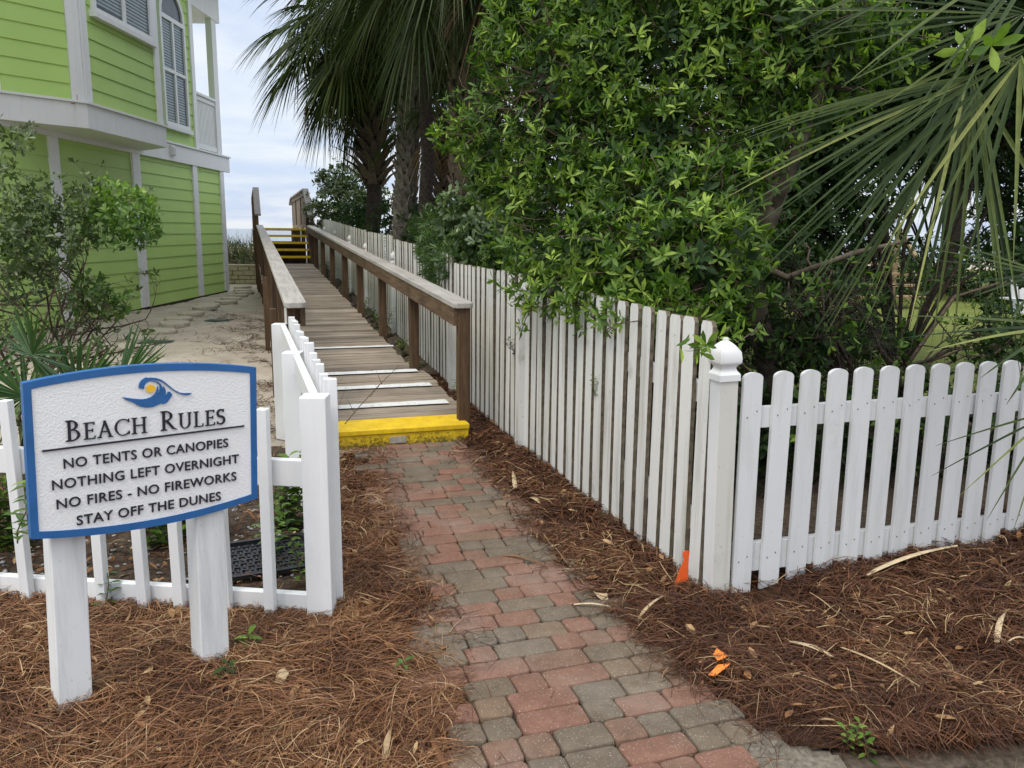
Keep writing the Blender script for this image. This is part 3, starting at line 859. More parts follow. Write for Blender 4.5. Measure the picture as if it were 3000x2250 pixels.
    def serif(x, y, wd=0.30, up=1):
        return [(x - wd / 2, y), (x + wd / 2, y), (x + wd / 2 - .02, y + up * 0.045), (x + T / 2, y + up * 0.075), (x - T / 2, y + up * 0.075), (x - wd / 2 + .02, y + up * 0.045)]
    def stem(x, top=True, bot=True):
        r = [bar(x, 0, x, 1, T)]
        if bot: r.append(serif(x, 0))
        if top: r.append(serif(x, 1, up=-1))
        return r
    G = {}
    G['E'] = (0.62, stem(0.17) + [bar(0.17, 1 - t_ / 2, 0.56, 1 - t_ / 2, t_), bar(0.17, 0.52, 0.48, 0.52, t_), bar(0.17, t_ / 2, 0.58, t_ / 2, t_), bar(0.55, 1, 0.545, 0.84, 0.045), bar(0.47, 0.42, 0.47, 0.62, 0.045), bar(0.585, 0.19, 0.56, 0.0, 0.045)])
    G['L'] = (0.60, stem(0.17) + [bar(0.17, t_ / 2, 0.55, t_ / 2, t_), bar(0.57, 0.20, 0.54, 0.0, 0.045)])
    G['H'] = (0.86, stem(0.17) + stem(0.69) + [bar(0.17, 0.52, 0.69, 0.52, t_)])
    G['B'] = (0.66, stem(0.17) + arc(0.26, 0.755, 0.20, 0.2125, -90, 90, T, t_) + arc(0.27, 0.285, 0.27, 0.2525, -90, 90, T, t_) + [bar(0.17, 1 - t_ / 2, 0.28, 1 - t_ / 2, t_), bar(0.17, 0.54, 0.28, 0.54, t_), bar(0.17, t_ / 2, 0.28, t_ / 2, t_)])
    G['R'] = (0.76, stem(0.17) + arc(0.27, 0.735, 0.24, 0.2325, -90, 90, T, t_) + [bar(0.17, 1 - t_ / 2, 0.28, 1 - t_ / 2, t_), bar(0.17, 0.50, 0.30, 0.50, t_), bar(0.30, 0.50, 0.60, 0.07, T), bar(0.57, 0.10, 0.76, 0.0, 0.09, 0.03)])
    G['C'] = (0.82, arc(0.47, 0.5, 0.39, 0.485, 42, 318, T, t_, 34) + [bar(0.765, 0.99, 0.76, 0.77, 0.05), bar(0.77, 0.25, 0.775, 0.05, 0.05)])
    G['U'] = (0.82, [bar(0.17, 1, 0.17, 0.34, T), bar(0.66, 1, 0.66, 0.34, 0.10), serif(0.17, 1, up=-1), serif(0.66, 1, 0.26, up=-1)] + arc(0.415, 0.34, 0.245, 0.325, 180, 360, T, t_))
    G['A'] = (0.80, [bar(0.40, 1.02, 0.12, 0, 0.07), bar(0.38, 1.02, 0.68, 0, T), serif(0.12, 0, 0.24), serif(0.68, 0, 0.27), bar(0.22, 0.36, 0.58, 0.36, t_)])
    def s_glyph():
        r, pts = [], []
        for k in range(41):
            t = k / 40
            if t < .5:
                an = math.radians(35 + 235 * (t / .5)); pts.append((0.27 + 0.185 * math.cos(an), 0.745 + 0.225 * math.sin(an)))
            else:
                an = math.radians(90 - 235 * ((t - .5) / .5)); pts.append((0.27 + 0.205 * math.cos(an), 0.275 + 0.245 * math.sin(an)))
        for k in range(40):
            f = abs(k - 20) / 20
            h = 0.145 * (1 - f) ** .8 + 0.062 * f
            r.append(bar(*pts[k], *pts[k + 1], h))
        return r + [bar(0.44, 0.99, 0.43, 0.80, 0.05), bar(0.075, 0.22, 0.06, 0.02, 0.05)]
    G['S'] = (0.55, s_glyph())
    seq = [('B', .0676), ('E', .055), ('A', .055), ('C', .055), ('H', .055), (' ', 0), ('R', .0676), ('U', .055), ('L', .055), ('E', .055), ('S', .055)]
    total = sum((G[c][0] * h * .87 + .0035) if c != ' ' else .030 for c, h in seq)
    sx = (0.6326 - 0.1095) / total
    mb = MB(); x = 0.1095; layer = 0
    for c, h in seq:
        if c == ' ':
            x += 0.030 * sx; mb.build('title_word', M['letter'], root); mb = MB(); continue
        gw, st = G[c]
        for poly in st:
            layer += 1
            mb.prism([(x + p[0] * h * .87 * sx, 0.2965 + p[1] * h) for p in poly], Ms, -0.0045, 0.0012 + (layer % 9) * 0.00005)
        x += (gw * h * .87 + .0035) * sx
    mb.build('title_word', M['letter'], root)
    mb = MB(); mb.prism([(0.0432, 0.2730), (0.6978, 0.2782), (0.6982, 0.2832), (0.0432, 0.2782)], Ms, -0.0045, 0.0015); mb.build('title_rule', M['letter'], root)
    for txt, x0, x1, y in (('NO TENTS OR CANOPIES', .1015, .6372, .2110), ('NOTHING LEFT OVERNIGHT', .066, .6762, .1464), ('NO FIRES - NO FIREWORKS', .0759, .6658, .0823), ('STAY OFF THE DUNES', .1315, .6068, .0178)):
        extrude_text(txt, 0.0455, M['letter'], 'rule_lettering', x0, x1, y, 0.0026, -0.0022, root, Ms)
    # posts: 4x4 timbers behind the panel, leaning with it
    for fx, fwd in ((0.112, 0.0), (0.572, 0.055)):
        mb = MB()
        head = Ms @ Vector((fx, 0.36, -0.086)); foot = Ms @ Vector((fx, -0.74, -0.086 + fwd))
        ax_ = (head - foot).normalized()
        mb.box((foot + head) / 2, 0.104, 0.100, (head - foot).length, a, ax_.cross(a), ax_)
        mb.build('sign_post', M['white_sign'], root, bevel=0.004)
sign()

# ------------------------------------------------------------------ low white fence on the left, two runs
def square_picket(base, top, wx, wy, ax, ay, parent, mat):
    mb = MB()
    azv = (Vector(top) - Vector(base)); l = azv.length; azv.normalize()
    mb.box((Vector(base) + Vector(top)) / 2, wx, wy, l, ax, ay, azv)
    return mb.build('picket', mat, parent, bevel=0.003)
def low_fence():
    root = empty('picket_fence', LO + FD * 0.7, 'low white fence of thin square pickets right behind the beach rules sign', 'fence')
    nrm = Vector((FD.y, -FD.x, 0))
    if nrm.y > 0: nrm = -nrm                      # towards the street
    x = 0.205
    k = 0
    for sx in (-0.99, -1.18, -1.385, -1.545, -1.73, -1.91, -2.075, -2.27, -2.46, -2.65, -2.84, -3.05, -3.25):
        d = (sx - LO.x) / FD.x
        p = LO + FD * d + nrm * 0.042
        h = 0.885 + random.uniform(-.012, .012) + (0.0 if k else 0.01)
        lean = FD * random.uniform(-0.010, 0.010)
        square_picket(p + Z * 0.015, p + Z * h + lean, 0.043, 0.04, FD, nrm, root, M['white'])
        k += 1
    for z0, z1 in ((0.572, 0.682), (-0.02, 0.105)):
        mb = MB(); L = 2.7
        mb.box(LO + FD * (L / 2 + .052) + Z * (z0 + z1) / 2, L, 0.038, z1 - z0, FD, nrm, Z)
        mb.build('rail', M['white'], root, bevel=0.003)
    root = empty('picket_fence', LO + Vector((-.5, 1.6, 0)), 'low white fence run with three square posts along the left side of the boardwalk', 'fence')
    dS = Vector((-0.312, 0.95, 0)).normalized(); nS = Vector((dS.y, -dS.x, 0))
    posts = [(LO, 0.95), (LO + dS * 1.48, 0.915), (LO + dS * 3.10, 0.90)]
    for p, h in posts:
        mb = MB(); mb.box(p + Z * (h / 2 - .03), 0.104, 0.10, h + .06, Vector((1, 0.03, 0)).normalized(), Vector((-0.03, 1, 0)).normalized())
        mb.build('post', M['white'], root, bevel=0.004)
    for k in range(2):
        p0, p1 = posts[k][0], posts[k + 1][0]
        L = (p1 - p0).length - 0.10
        for zt in (0.90, 0.17):
            mb = MB(); mb.box((p0 + p1) / 2 + Z * (zt - .05) + nS * 0.02, 0.038, L, 0.10, nS, dS, Z)
            mb.build('rail', M['white'], root, bevel=0.003)
    t = 0.09
    while t < 3.75:
        h = random.uniform(0.955, 0.985) + (0.02 if int(t / .22) % 5 == 0 else 0)
        p = LO + dS * t + nS * 0.078
        square_picket(p + Z * 0.03, p + Z * h, 0.038, 0.036, nS, dS, root, M['white'])
        t += 0.185
low_fence()

# ------------------------------------------------------------------ tall picket fences on the right
def picket_mesh(name, wd, h, th, round_top, mat):
    mb = MB()
    if round_top:
        top = [(wd / 2 * math.cos(a), h - wd * .26 + wd * .26 * math.sin(a)) for a in [PI * k / 10 for k in range(11)]]
    else:
        c = 0.018
        top = [(wd / 2, h - c), (wd / 2 - c * .7, h), (-wd / 2 + c * .7, h), (-wd / 2, h - c)]
    pts = [(-wd / 2, 0), (wd / 2, 0)] + top
    mb.prism(pts, Matrix(((1, 0, 0, 0), (0, 0, -1, 0), (0, 1, 0, 0), (0, 0, 0, 1))), -th / 2, th / 2, 0, smi=0 if round_top else 1)
    for x_, z_ in ((-.022, .81), (.024, .835), (-.018, .17), (.02, .19)):
        mb.box((x_ + random.uniform(-.006, .006), -th / 2 - .0006, z_), .005, .0012, .006, mi=2)
    me = mb.mesh(name, [mat, M['picket_edge'], M['nail']])
    return me
M['white_stained'] = paint('stained_white_paint', (0.66, 0.655, 0.60), (0.33, 0.32, 0.23), 0.75)
def post_mesh(b=0.084, h=0.96, stained=False):
    """square post with collar, neck and domed gothic cap"""
    prof = [(0, b / 2), (h, b / 2), (h, b / 2 + .007), (h + .032, b / 2 + .007), (h + .040, b / 2 + .003), (h + .050, b / 2 - .004), (h + .066, b / 2 - .008), (h + .080, b / 2 - .002), (h + .090, b / 2 + .008), (h + .098, b / 2 + .009), (h + .115, b / 2 + .010), (h + .133, b / 2 + .008), (h + .150, b / 2 + .006), (h + .166, b / 2 - .002), (h + .182, b / 2 - .012), (h + .196, b / 2 - .024), (h + .207, b / 2 - .035), (h + .216, .010), (h + .220, .004)]
    prof = [(z if z <= h else h + .040 + (z - h) * .80, r) if z > h or i > 1 else ((z, r) if z < h else (h + .040, r)) for i, (z, r) in enumerate(prof)]
    prof[1] = (h + .040, b / 2); prof[2] = (h + .040, b / 2 + .007)
    mb = MB(); vs, fs = [], []
    for z, r in prof: vs += [(-r, -r, z), (r, -r, z), (r, r, z), (-r, r, z)]
    for i in range(len(prof) - 1):
        for k in range(4): fs.append((i * 4 + k, i * 4 + (k + 1) % 4, i * 4 + 4 + (k + 1) % 4, i * 4 + 4 + k))
    n = len(prof) - 1; fs.append((n * 4, n * 4 + 1, n * 4 + 2, n * 4 + 3))
    mb.add(vs, fs)
    if stained: mb.m[0] = 1
    me = mb.mesh('fence_post', [M['white_weathered'] if not stained else M['white'], M['white_stained']], smooth=True)
    sh = me.attributes.get('sharp_edge') or me.attributes.new('sharp_edge', 'BOOLEAN', 'EDGE')
    for e in me.edges:
        i, j = sorted(e.vertices)
        sh.data[e.index].value = (j - i == 4) or (i // 4 <= 4) or (i // 4 in (9,) and j // 4 == i // 4)
    return me
def place(name, me, parent, loc, ax, scale=(1, 1, 1), lean=(0, 0)):
    o = link(name, me, parent)
    rz = math.atan2(ax.y, ax.x)
    o.rotation_euler = (lean[0], lean[1], rz)
    o.location = loc
    o.scale = scale
    return o
POST = post_mesh(); CORNER = post_mesh(stained=True)
def tall_fences():
    # street side
    root = empty('picket_fence', FO + SD * 1.5, 'white street fence of wide round topped pickets standing on pine straw', 'fence')
    me = picket_mesh('round_picket', 0.092, 1.0, 0.018, True, M['white_street'])
    t = 0.125
    while t < 4.6:
        p = FO + SD * t + SN * 0.028
        z = float(right_h(p.x, p.y)) * 0.55 - 0.015
        o = place('picket', me, root, p + Z * z, SD, (1, 1, (1.022 - z + 0.004 * t) ), (random.uniform(-.006, .006), random.uniform(-.006, .006)))
        t += 0.1385 + random.uniform(-.004, .004)
    for z, hgt in ((0.80, 0.09), (0.16, 0.13)):
        mb = MB(); mb.box(FO + SD * 2.4 - SN * 0.004 + Z * (z + .02), 4.6, 0.036, hgt, SD, SN, Z)
        mb.build('rail', M['white_street'], root)
    # along the walk
    root = empty('picket_fence', FO + U * 6, 'long weathered white picket fence running beside the boardwalk under the shrubs', 'fence')
    sections = [(0.0, 2.57, 1.225, 1.290), (2.57, 4.72, 1.30, 1.30), (4.72, 8.05, 1.372, 1.49), (8.05, 10.74, 1.525, 1.575), (10.74, 12.98, 1.592, 1.665), (12.98, 15.6, 1.675, 1.76), (15.6, 18.2, 1.77, 1.85), (18.2, 20.6, 1.83, 1.86)]
    pm = [picket_mesh('walk_picket', w_, 1.0, 0.021, False, M['white_weathered']) for w_ in (0.096, 0.101, 0.092)]
    rest = MB(); k = 0
    for (t0, t1, z0, z1) in sections:
        n = max(1, int((t1 - t0 - .08) / 0.136))
        for i in range(n):
            t = t0 + 0.10 + (t1 - t0 - .14) * (i / max(1, n - 1)) * 0.985 + random.uniform(-.004, .004)
            zt = z0 + (z1 - z0) * (t - t0) / (t1 - t0) + random.uniform(-.006, .006)
            p = FO + U * t - V * 0.026
            zb = max(0.02, 0.045 * (t - 2.8)) if t < 17 else 0.64
            zb += 0.0
            k += 1
            if k <= 100:
                place('picket', random.choice(pm), root, p + Z * zb, U, (1, 1, zt - zb), (random.uniform(-.007, .007), random.uniform(-.007, .007)))
            else:
                rest.box(p + Z * (zb + zt) / 2, 0.118, 0.021, zt - zb, U, V, Z)
        for zr in (0.30, 0.90):
            zc0 = z0 - 1.225 + zr; zc1 = z1 - 1.225 + zr
            a = FO + U * (t0 + .05) + V * 0.006; bq = FO + U * (t1 - .05) + V * 0.006
            az_ = (bq + Z * zc1 - a - Z * zc0)
            mb = MB(); L = az_.length; az_.normalize(); up = V.cross(az_); 
            mb.box((a + bq) / 2 + Z * (zc0 + zc1) / 2, 0.036, L, 0.09, V, az_, up)
            mb.build('rail', M['white_weathered'], root)
    o = rest.build('picket_row', [M['white_weathered'], M['picket_edge'], M['nail']], root); o['kind'] = 'stuff'
    for t, ztop in ((0.0, 1.182), (2.57, 1.27), (4.72, 1.02), (8.07, 1.335), (10.75, 1.41), (12.97, 1.515), (15.6, 1.60), (18.2, 1.68), (20.65, 1.74)):
        p = FO + U * t - V * (0.0 if t == 0 else 0.0)
        zb = -0.03 if t < 3 else 0.045 * (t - 2.8) - .05
        s = (ztop - zb) / 1.186
        off = V * .02 if t == 0 else -V * 0.04
        place('post', POST if t else CORNER, root, p + off + Z * zb, V if t else Vector((math.cos(math.radians(17)), math.sin(math.radians(17)), 0)), (1, 1, s) if t < 3 else (.85, .85, s), (0.0, -0.020 if t == 0 else 0))
    # faded notice on the far panel
    mb = MB()
    c = FO + U * 8.75 - V * 0.041 + Z * 1.335
    fm = frame(c, U * -1, Z, -V)
    mb.prism([(-.11, -.19), (.11, -.19), (.11, .19), (-.11, .19)], fm, 0, 0.004)
    for r_ in range(9):
        if r_ == 4: continue
        y_ = .155 - r_ * .038
        mb.prism([(-.08, y_ - .009), (.08 - .05 * (r_ % 3 == 2), y_ - .009), (.08 - .05 * (r_ % 3 == 2), y_ + .009), (-.08, y_ + .009)], fm, 0.004, 0.005, 1)
    tag(mb.build('notice', [M['notice'], M['notice_ink']]), 'small faded paper notice fixed to the fence above the boardwalk rail', 'notice')
tall_fences()

# ------------------------------------------------------------------ boardwalk, its rails and the stairs
def W_(t, s, z): return RO + U * t + V * s + Z * z
def deckz(t): return 0.135 + 0.0405 * t
def boardwalk():
    root = empty('boardwalk', RO, 'weathered grey plank ramp with white painted stripes between the two timber railings', 'boardwalk')
    mb = MB(); t = 0.30; stripes = [0.68, 1.36, 2.0, 3.41]
    st = MB()
    slope = math.atan(0.0405); au = (U * math.cos(slope) + Z * math.sin(slope)); an = Z * math.cos(slope) - U * math.sin(slope)
    while t < 15.35:
        w_ = 0.138
        sL = -1.27 + random.uniform(-.02, .02); sR = 0.015 + random.uniform(-.02, .02) + (0.10 if t < 1.9 else 0)
        mb.box(W_(t + w_ / 2, (sL + sR) / 2, deckz(t) - 0.019 + random.uniform(-.003, .003)), sR - sL, w_, 0.036, V, au, an)
        t += w_ + random.uniform(.004, .010)
    mb.build('deck_planks', M['deck'], root)
    for q in stripes:
        st = MB()
        pts0, pts1 = [], []
        N = 26
        for k in range(N + 1):
            s = -1.22 + 1.26 * k / N
            wv = 0.006 * math.sin(k * 1.3 + q) + random.uniform(-.003, .003) + (0.02 * max(0, (s + .25)) if q < 2.5 else 0)
            pts0.append(W_(q - (.07 if q < 2.5 else .05) - wv * .6, s, deckz(q) + .006)); pts1.append(W_(q + (.07 if q < 2.5 else .05) + wv * 1.4, s, deckz(q) + .0085))
        vs = pts0 + pts1
        st.add(vs, [(k, k + 1, N + 2 + k, N + 1 + k) for k in range(N)])
        st.build('painted_stripe', M['stripe'], root)
    # yellow nosing and riser
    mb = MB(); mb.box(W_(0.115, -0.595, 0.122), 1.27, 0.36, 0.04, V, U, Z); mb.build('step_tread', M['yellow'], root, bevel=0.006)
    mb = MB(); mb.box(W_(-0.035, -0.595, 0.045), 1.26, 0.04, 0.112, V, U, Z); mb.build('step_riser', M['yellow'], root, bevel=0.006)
    mb = MB(); mb.box(W_(-0.059, -0.515, 0.052), 0.125, 0.006, 0.05, V, U, Z)
    for sx in (-1, 1): mb.box(W_(-0.063, -0.515 + sx * .052, 0.066), 0.006, 0.004, 0.006, V, U, Z)
    mb.build('metal_plate', M['grey_metal'], root)
    # stringers and piles
    mb = MB()
    for s in (-1.235, 0.02):
        for k in range(8):
            t0, t1 = 0.45 + k * 1.86, 0.45 + (k + 1) * 1.86
            mb.box(W_((t0 + t1) / 2, s, deckz((t0 + t1) / 2) - .135), 0.04, 1.855, 0.19, V, au, an)
    mb.build('stringer', M['rail_long'], root)
    # rails
    def railing(side, s0, t0, t1, posts, label):
        sgn = 1 if side == 'R' else -1
        capz = lambda t: deckz(t) + 0.925
        # cap with clipped end corners
        m = MB()
        cw = 0.16
        a0, a1 = W_(t0, s0, capz(t0)), W_(t1, s0, capz(t1))
        fm = frame(a0, V, au, an)
        L = (a1 - a0).length
        m.prism([(-cw / 2, .03), (-cw / 2 + .03, 0), (cw / 2 - .03, 0), (cw / 2, .03), (cw / 2, L), (-cw / 2, L)], fm, -0.042, 0.0, rnd=.6)
        cap = m.build('railing', M['cap_wood'], root, bevel=0.006)
        tag(cap, label)
        m = MB()
        inn = -0.052 * sgn
        pos = t0 + .04
        while pos < t1 - .05:
            e = min(pos + 4.9, t1)
            m.box(W_((pos + e) / 2, s0 + inn, capz((pos + e) / 2) - .112), 0.038, e - pos, 0.135, V, au, an)
            pos = e + .003
        child(m.build('rail_board', M['rail_long']), cap)
        for i, t in enumerate(posts):
            m = MB()
            so = s0 + (0.018 * sgn if t > t0 + .2 else 0.012 * sgn)
            zb = -0.05 if side == 'L' else min(deckz(t) - .25, float(gz(*W_(t, so, 0).xy)) - .02)
            zt = capz(t) - .046
            m.box(W_(t, so, (zb + zt) / 2), 0.09, 0.09, zt - zb, V, U, Z)
            child(m.build('rail_post', M['rail_wood'], bevel=0.004), cap)
        return cap
    tr = [0.10, 2.13, 4.16, 6.27, 8.26, 10.38, 12.44, 14.25, 15.35]
    railing('R', 0.02, 0.03, 15.75, tr, 'right railing whose end post stands beside the yellow step')
    railing('L', -1.21, 0.22, 15.75, [0.36, 2.3, 4.2, 6.2, 8.2, 10.3, 12.4, 14.3, 15.4], 'left railing above the sand yard')
    # extra boards against the outer left side (old post stubs)
    for t, zt in ((1.15, .80), (2.05, .88), (5.3, 1.0)):
        m = MB(); m.box(W_(t, -1.325, zt / 2 - .02), 0.06, 0.09, zt, V, U, Z)
        m.build('side_brace', M['rail_wood'], root, bevel=.004)
boardwalk()

def stairs():
    root = empty('wooden_stairs', W_(15.5, -.6, .72), 'five wooden steps with yellow edges rising from the far end of the boardwalk', 'stairs')
    z0 = deckz(15.35)
    rise = 0.172; run = 0.285
    for k in range(5):
        t = 15.52 + k * run; z = z0 + rise * (k + 1)
        m = MB(); m.box(W_(t + run / 2, -0.60, z - .02), 1.16, run + .01, 0.038, V, U, Z)
        tr = m.build('tread', M['deck'], root)
        m = MB(); m.box(W_(t - .010, -0.60, z - .020), 1.17, 0.075, 0.056, V, U, Z)
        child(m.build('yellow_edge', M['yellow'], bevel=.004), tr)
    m = MB()
    for s in (-1.20, 0.0):
        a, c = W_(15.42, s, z0 - .05), W_(16.9, s, z0 + .84)
        d = (c - a); L = d.length; d.normalize(); up = V.cross(d) * -1
        if up.z < 0: up = -up
        m.box((a + c) / 2 - up * .02, 0.04, L, 0.24, V, d, up)
    m.build('stringer', M['rail_long'], root)
    m = MB()
    m.box(W_(16.95, -.6, (z0 + .5) / 2), 1.1, 0.03, z0 + .55, V, U, Z, rnd=0.02)
    m.build('back_boards', M['rail_wood'], root)
    root = empty('viewing_platform', W_(20, -.6, .7), 'raised timber platform with slatted side rails at the head of the yellow edged steps', 'platform')
    zp = z0 + rise * 5 - .02
    m = MB(); t = 16.98
    while t < 25.5:
        m.box(W_(t + .07, -.6, zp - .02), 1.5, 0.138, 0.036, V, U, Z); t += .145
    m.build('deck_planks', M['deck'], root)
    for s in (-1.28, 0.08):
        for t in (17.0, 19.2, 21.4, 23.6, 25.4):
            m = MB(); m.box(W_(t, s, zp / 2), 0.09, 0.09, zp, V, U, Z)
            m.build('pile', M['rail_wood'], root)
    for s in (-1.24, 0.035):
        cap = MB()
        a, c = W_(15.58, s, 1.935), W_(17.2, s, 2.655)
        d = c - a; L = d.length; d.normalize(); up = d.cross(V) * -1
        if up.z < 0: up = -up
        cap.box((a + c) / 2, 0.15, L, 0.042, V, d, up)
        cap.box(W_(20.6, s, 2.655), 0.15, 6.8, 0.042, V, U, Z)
        a, c = W_(24.0, s, 2.655), W_(24.9, s, 2.45)
        d = c - a; L = d.length; d.normalize(); up = V.cross(d)
        if up.z < 0: up = -up
        cap.box((a + c) / 2, 0.15, L, 0.042, V, d, up)
        r = cap.build('railing', M['cap_wood'], root)
        m = MB()
        m.box(W_(20.6, s, 2.57), 0.038, 6.8, 0.13, V, U, Z, rnd=.7)
        m.box(W_(20.6, s, zp + .09), 0.038, 6.8, 0.09, V, U, Z, rnd=.8)
        t = 17.25
        while t < 24.4:
            m.box(W_(t, s + .02, (zp + .04 + 2.58) / 2), 0.03, 0.085, 2.58 - zp - .04, V, U, Z); t += .125
        child(m.build('slat_panel', M['deck']), r)
        for t, zt in ((15.66, 1.90), (17.15, 2.62), (19.4, 2.62), (21.8, 2.62), (24.0, 2.62)):
            m = MB(); m.box(W_(t, s + (-.03 if s < -1 else .03), zt / 2), 0.09, 0.09, zt, V, U, Z)
            child(m.build('rail_post', M['rail_wood']), r)
stairs()

# ------------------------------------------------------------------ green house
def lap(mb, p0, d, n, L, z0, z1, pitch=0.238):
    """lapped boards: each one leans out at its lower edge"""
    z = z0
    while z < z1 - 0.01:
        e = min(z + pitch, z1)
        out_, in_ = n * 0.022, n * 0.004
        a0, a1 = p0 + Z * z, p0 + d * L + Z * z
        mb.add([a0 + out_, a1 + out_, a1 + in_ + Z * (e - z), a0 + in_ + Z * (e - z)], [(0, 1, 2, 3)])
        mb.add([a0, a1, a1 + out_, a0 + out_], [(0, 1, 2, 3)])
        z = e
def beam(p0, d, n, L, z0, z1, out_, th, mat, name, parent, bevel=0.0):
    mb = MB()
    mb.box(p0 + d * (L / 2) + n * (out_ - th / 2) + Z * (z0 + z1) / 2, L, th, z1 - z0, d, n * -1, Z)
    return mb.build(name, mat, parent, bevel=bevel)
def window(p0, d, n, x0, x1, z0, z1, cols, parent, arch=0.0, rails=()):
    """white window: frame child, panes and blinds"""
    fw = 0.09
    mb = MB()
    def bx(a, b_, c, e, o0, o1, mi=0):
        mb.box(p0 + d * ((a + b_) / 2) + n * ((o0 + o1) / 2) + Z * ((c + e) / 2), b_ - a, o1 - o0, e - c, d, n, Z, mi)
    bx(x0, x0 + fw, z0, z1, 0.0, 0.075); bx(x1 - fw, x1, z0, z1, 0.0, 0.075)
    bx(x0 + fw, x1 - fw, z1 - fw, z1, 0.0, 0.073)
    bx(x0 - .05, x1 + .05, z0 - .09, z0, 0.0, 0.115)
    bx(x0 + fw, x1 - fw, z0, z0 + fw * .8, 0.0, 0.073)
    xs_ = [x0 + fw + (x1 - x0 - 2 * fw) * k / cols for k in range(cols + 1)]
    for xm in xs_[1:-1]: bx(xm - .04, xm + .04, z0 + fw * .8, z1 - fw, 0.0, 0.070)
    for zr in rails: bx(x0 + fw, x1 - fw, zr - .035, zr + .035, 0.0, 0.066)
    f = mb.build('window', M['trim'], parent, bevel=0.004)
    mb = MB(); bx(x0 + fw * .5, x1 - fw * .5, z0 + .02, z1 - .02, 0.034, 0.040)
    child(mb.build('pane', M['glass']), f)
    mb = MB(); bx(x0 + fw * .4, x1 - fw * .4, z0 + .02, z1 - .02, 0.022, 0.024)
    child(mb.build('interior', M['dark_room']), f)
    mb = MB()
    for k in range(cols):
        z = z0 + .07 + random.uniform(0, .1)
        while z < z1 - .08:
            mb.box(p0 + d * ((xs_[k] + xs_[k + 1]) / 2) + n * 0.030 + Z * z, xs_[k + 1] - xs_[k] - .085, 0.003, 0.033, d, n, Z); z += .056
    child(mb.build('blind', M['blind']), f)
    return f
def house():
    X0 = -7.27
    root = empty('beach_house', (-10, 15, 0), 'lime green lapboard house with white trim, overhanging bay and corner porch', 'house')
    n = Vector((1, 0, 0)); d = Vector((0, 1, 0))
    # lower storey
    mb = MB()
    mb.span(-16, X0, 7.5, 20.86, -0.05, 3.0)
    lap(mb, Vector((X0, 7.5, 0)), d, n, 13.36, 0.05, 3.02)
    mb.build('lower_wall', M['siding'], root)
    mb = MB()
    mb.span(-16, X0, 7.5, 19.36, 3.38, 7.3)
    lap(mb, Vector((X0, 7.5, 0)), d, n, 11.86, 3.38, 7.3)
    lap(mb, Vector((-16, 19.36, 0)), Vector((1, 0, 0)), Vector((0, 1, 0)), 8.7, 3.38, 7.3)
    up = mb.build('upper_wall', M['siding'], root)
    for y0, y1 in ((10.2, 10.45), (13.17, 13.43), (15.98, 16.30), (18.96, 19.22), (20.70, 20.95)):
        beam(Vector((X0, y0, 0)), d, n, y1 - y0, 0.06, 2.99, 0.055, 0.05, M['trim'], 'corner_board', root, .004)
    beam(Vector((X0, 7.5, 0)), d, n, 13.85, 2.985, 3.33, 0.075, 0.07, M['trim'], 'fascia', root, .004)
    beam(Vector((X0, 16.0, 0)), d, n, 5.38, 3.335, 3.375, 0.105, 0.10, M['trim'], 'fascia', root, .003)
    mb = MB(); mb.span(-16, X0 + .004, 19.37, 21.3, 3.05, 3.36); mb.build('porch_floor', M['trim'], root)
    beam(Vector((X0, 19.24, 0)), d, n, 0.19, 3.38, 7.3, 0.055, 0.05, M['trim'], 'corner_board', root, .004)
    # bay
    BX = -6.50
    pts = [(X0 - .02, 11.78), (BX, 12.9), (BX, 15.66), (X0 - .02, 16.42)]
    segs = []
    for i in range(3):
        a, c = Vector((*pts[i], 0)), Vector((*pts[i + 1], 0))
        dd = (c - a); L = dd.length; dd.normalize(); segs.append((a, dd, Vector((dd.y, -dd.x, 0)), L))
    mb = MB()
    mb.prism([p for p in pts][::-1], Matrix.Identity(4), 3.44, 7.3)
    for a, dd, nn, L in segs: lap(mb, a, dd, nn, L, 3.44, 7.3, 0.245)
    bay = mb.build('bay_wall', M['siding'], root)
    mb = MB(); big = [(X0, 11.72), (BX + .07, 12.86), (BX + .07, 15.70), (X0, 16.5)]
    mb.prism(big[::-1], Matrix.Identity(4), 3.062, 3.415)
    big2 = [(X0, 11.66), (BX + .105, 12.84), (BX + .105, 15.72), (X0, 16.54)]
    mb.prism(big2[::-1], Matrix.Identity(4), 3.417, 3.452)
    child(mb.build('bay_fascia', M['trim'], bevel=.003), bay)
    M['rust'] = plain('rust_stain', (0.40, 0.15, 0.03), 0.8, 0.1, 0.3, 60)
    # corner boards of the bay
    a, dd, nn, L = segs[0]
    for a0, L0, sg in ((0.0, .20, 0), (L - .19, .19, 0), (0.0, .19, 1), (segs[1][3] - .19, .19, 1)):
        s_ = segs[sg]
        bm_ = beam(s_[0] + s_[1] * a0, s_[1], s_[2], L0, 3.453, 7.3, 0.05 + .003 * sg, 0.045, M['trim'], 'corner_board', None, .003)
        child(bm_, bay)
    s_ = segs[1]
    w1 = window(s_[0], s_[1], s_[2] , 0.40, 2.52, 4.84, 6.6, 2, None); child(w1, bay)
    for p_, wd in ((s_[0] + s_[1] * .05 + s_[2] * .0535 + Z * 3.52, .018),):
        pass
    mb = MB()
    q = segs[0]
    for fr_, zc, ln, wd in ((L - .17, 3.36, .11, .016), (L - .20, 3.40, .016, .06), (L - .12, 3.50, .07, .010), (.16, 3.49, .05, .03)):
        off_ = .0755 if zc < 3.44 else .0535
        c = q[0] + q[1] * fr_ + q[2] * off_ + Z * zc
        mb.box(c, wd, .002, ln, q[1], q[2], Z)
    child(mb.build('rust_mark', M['rust']), bay)
    # tall window on the main wall
    window(Vector((X0, 0, 0)), d, n, 17.62, 18.92, 3.72, 5.92, 2, root, rails=(4.83,))
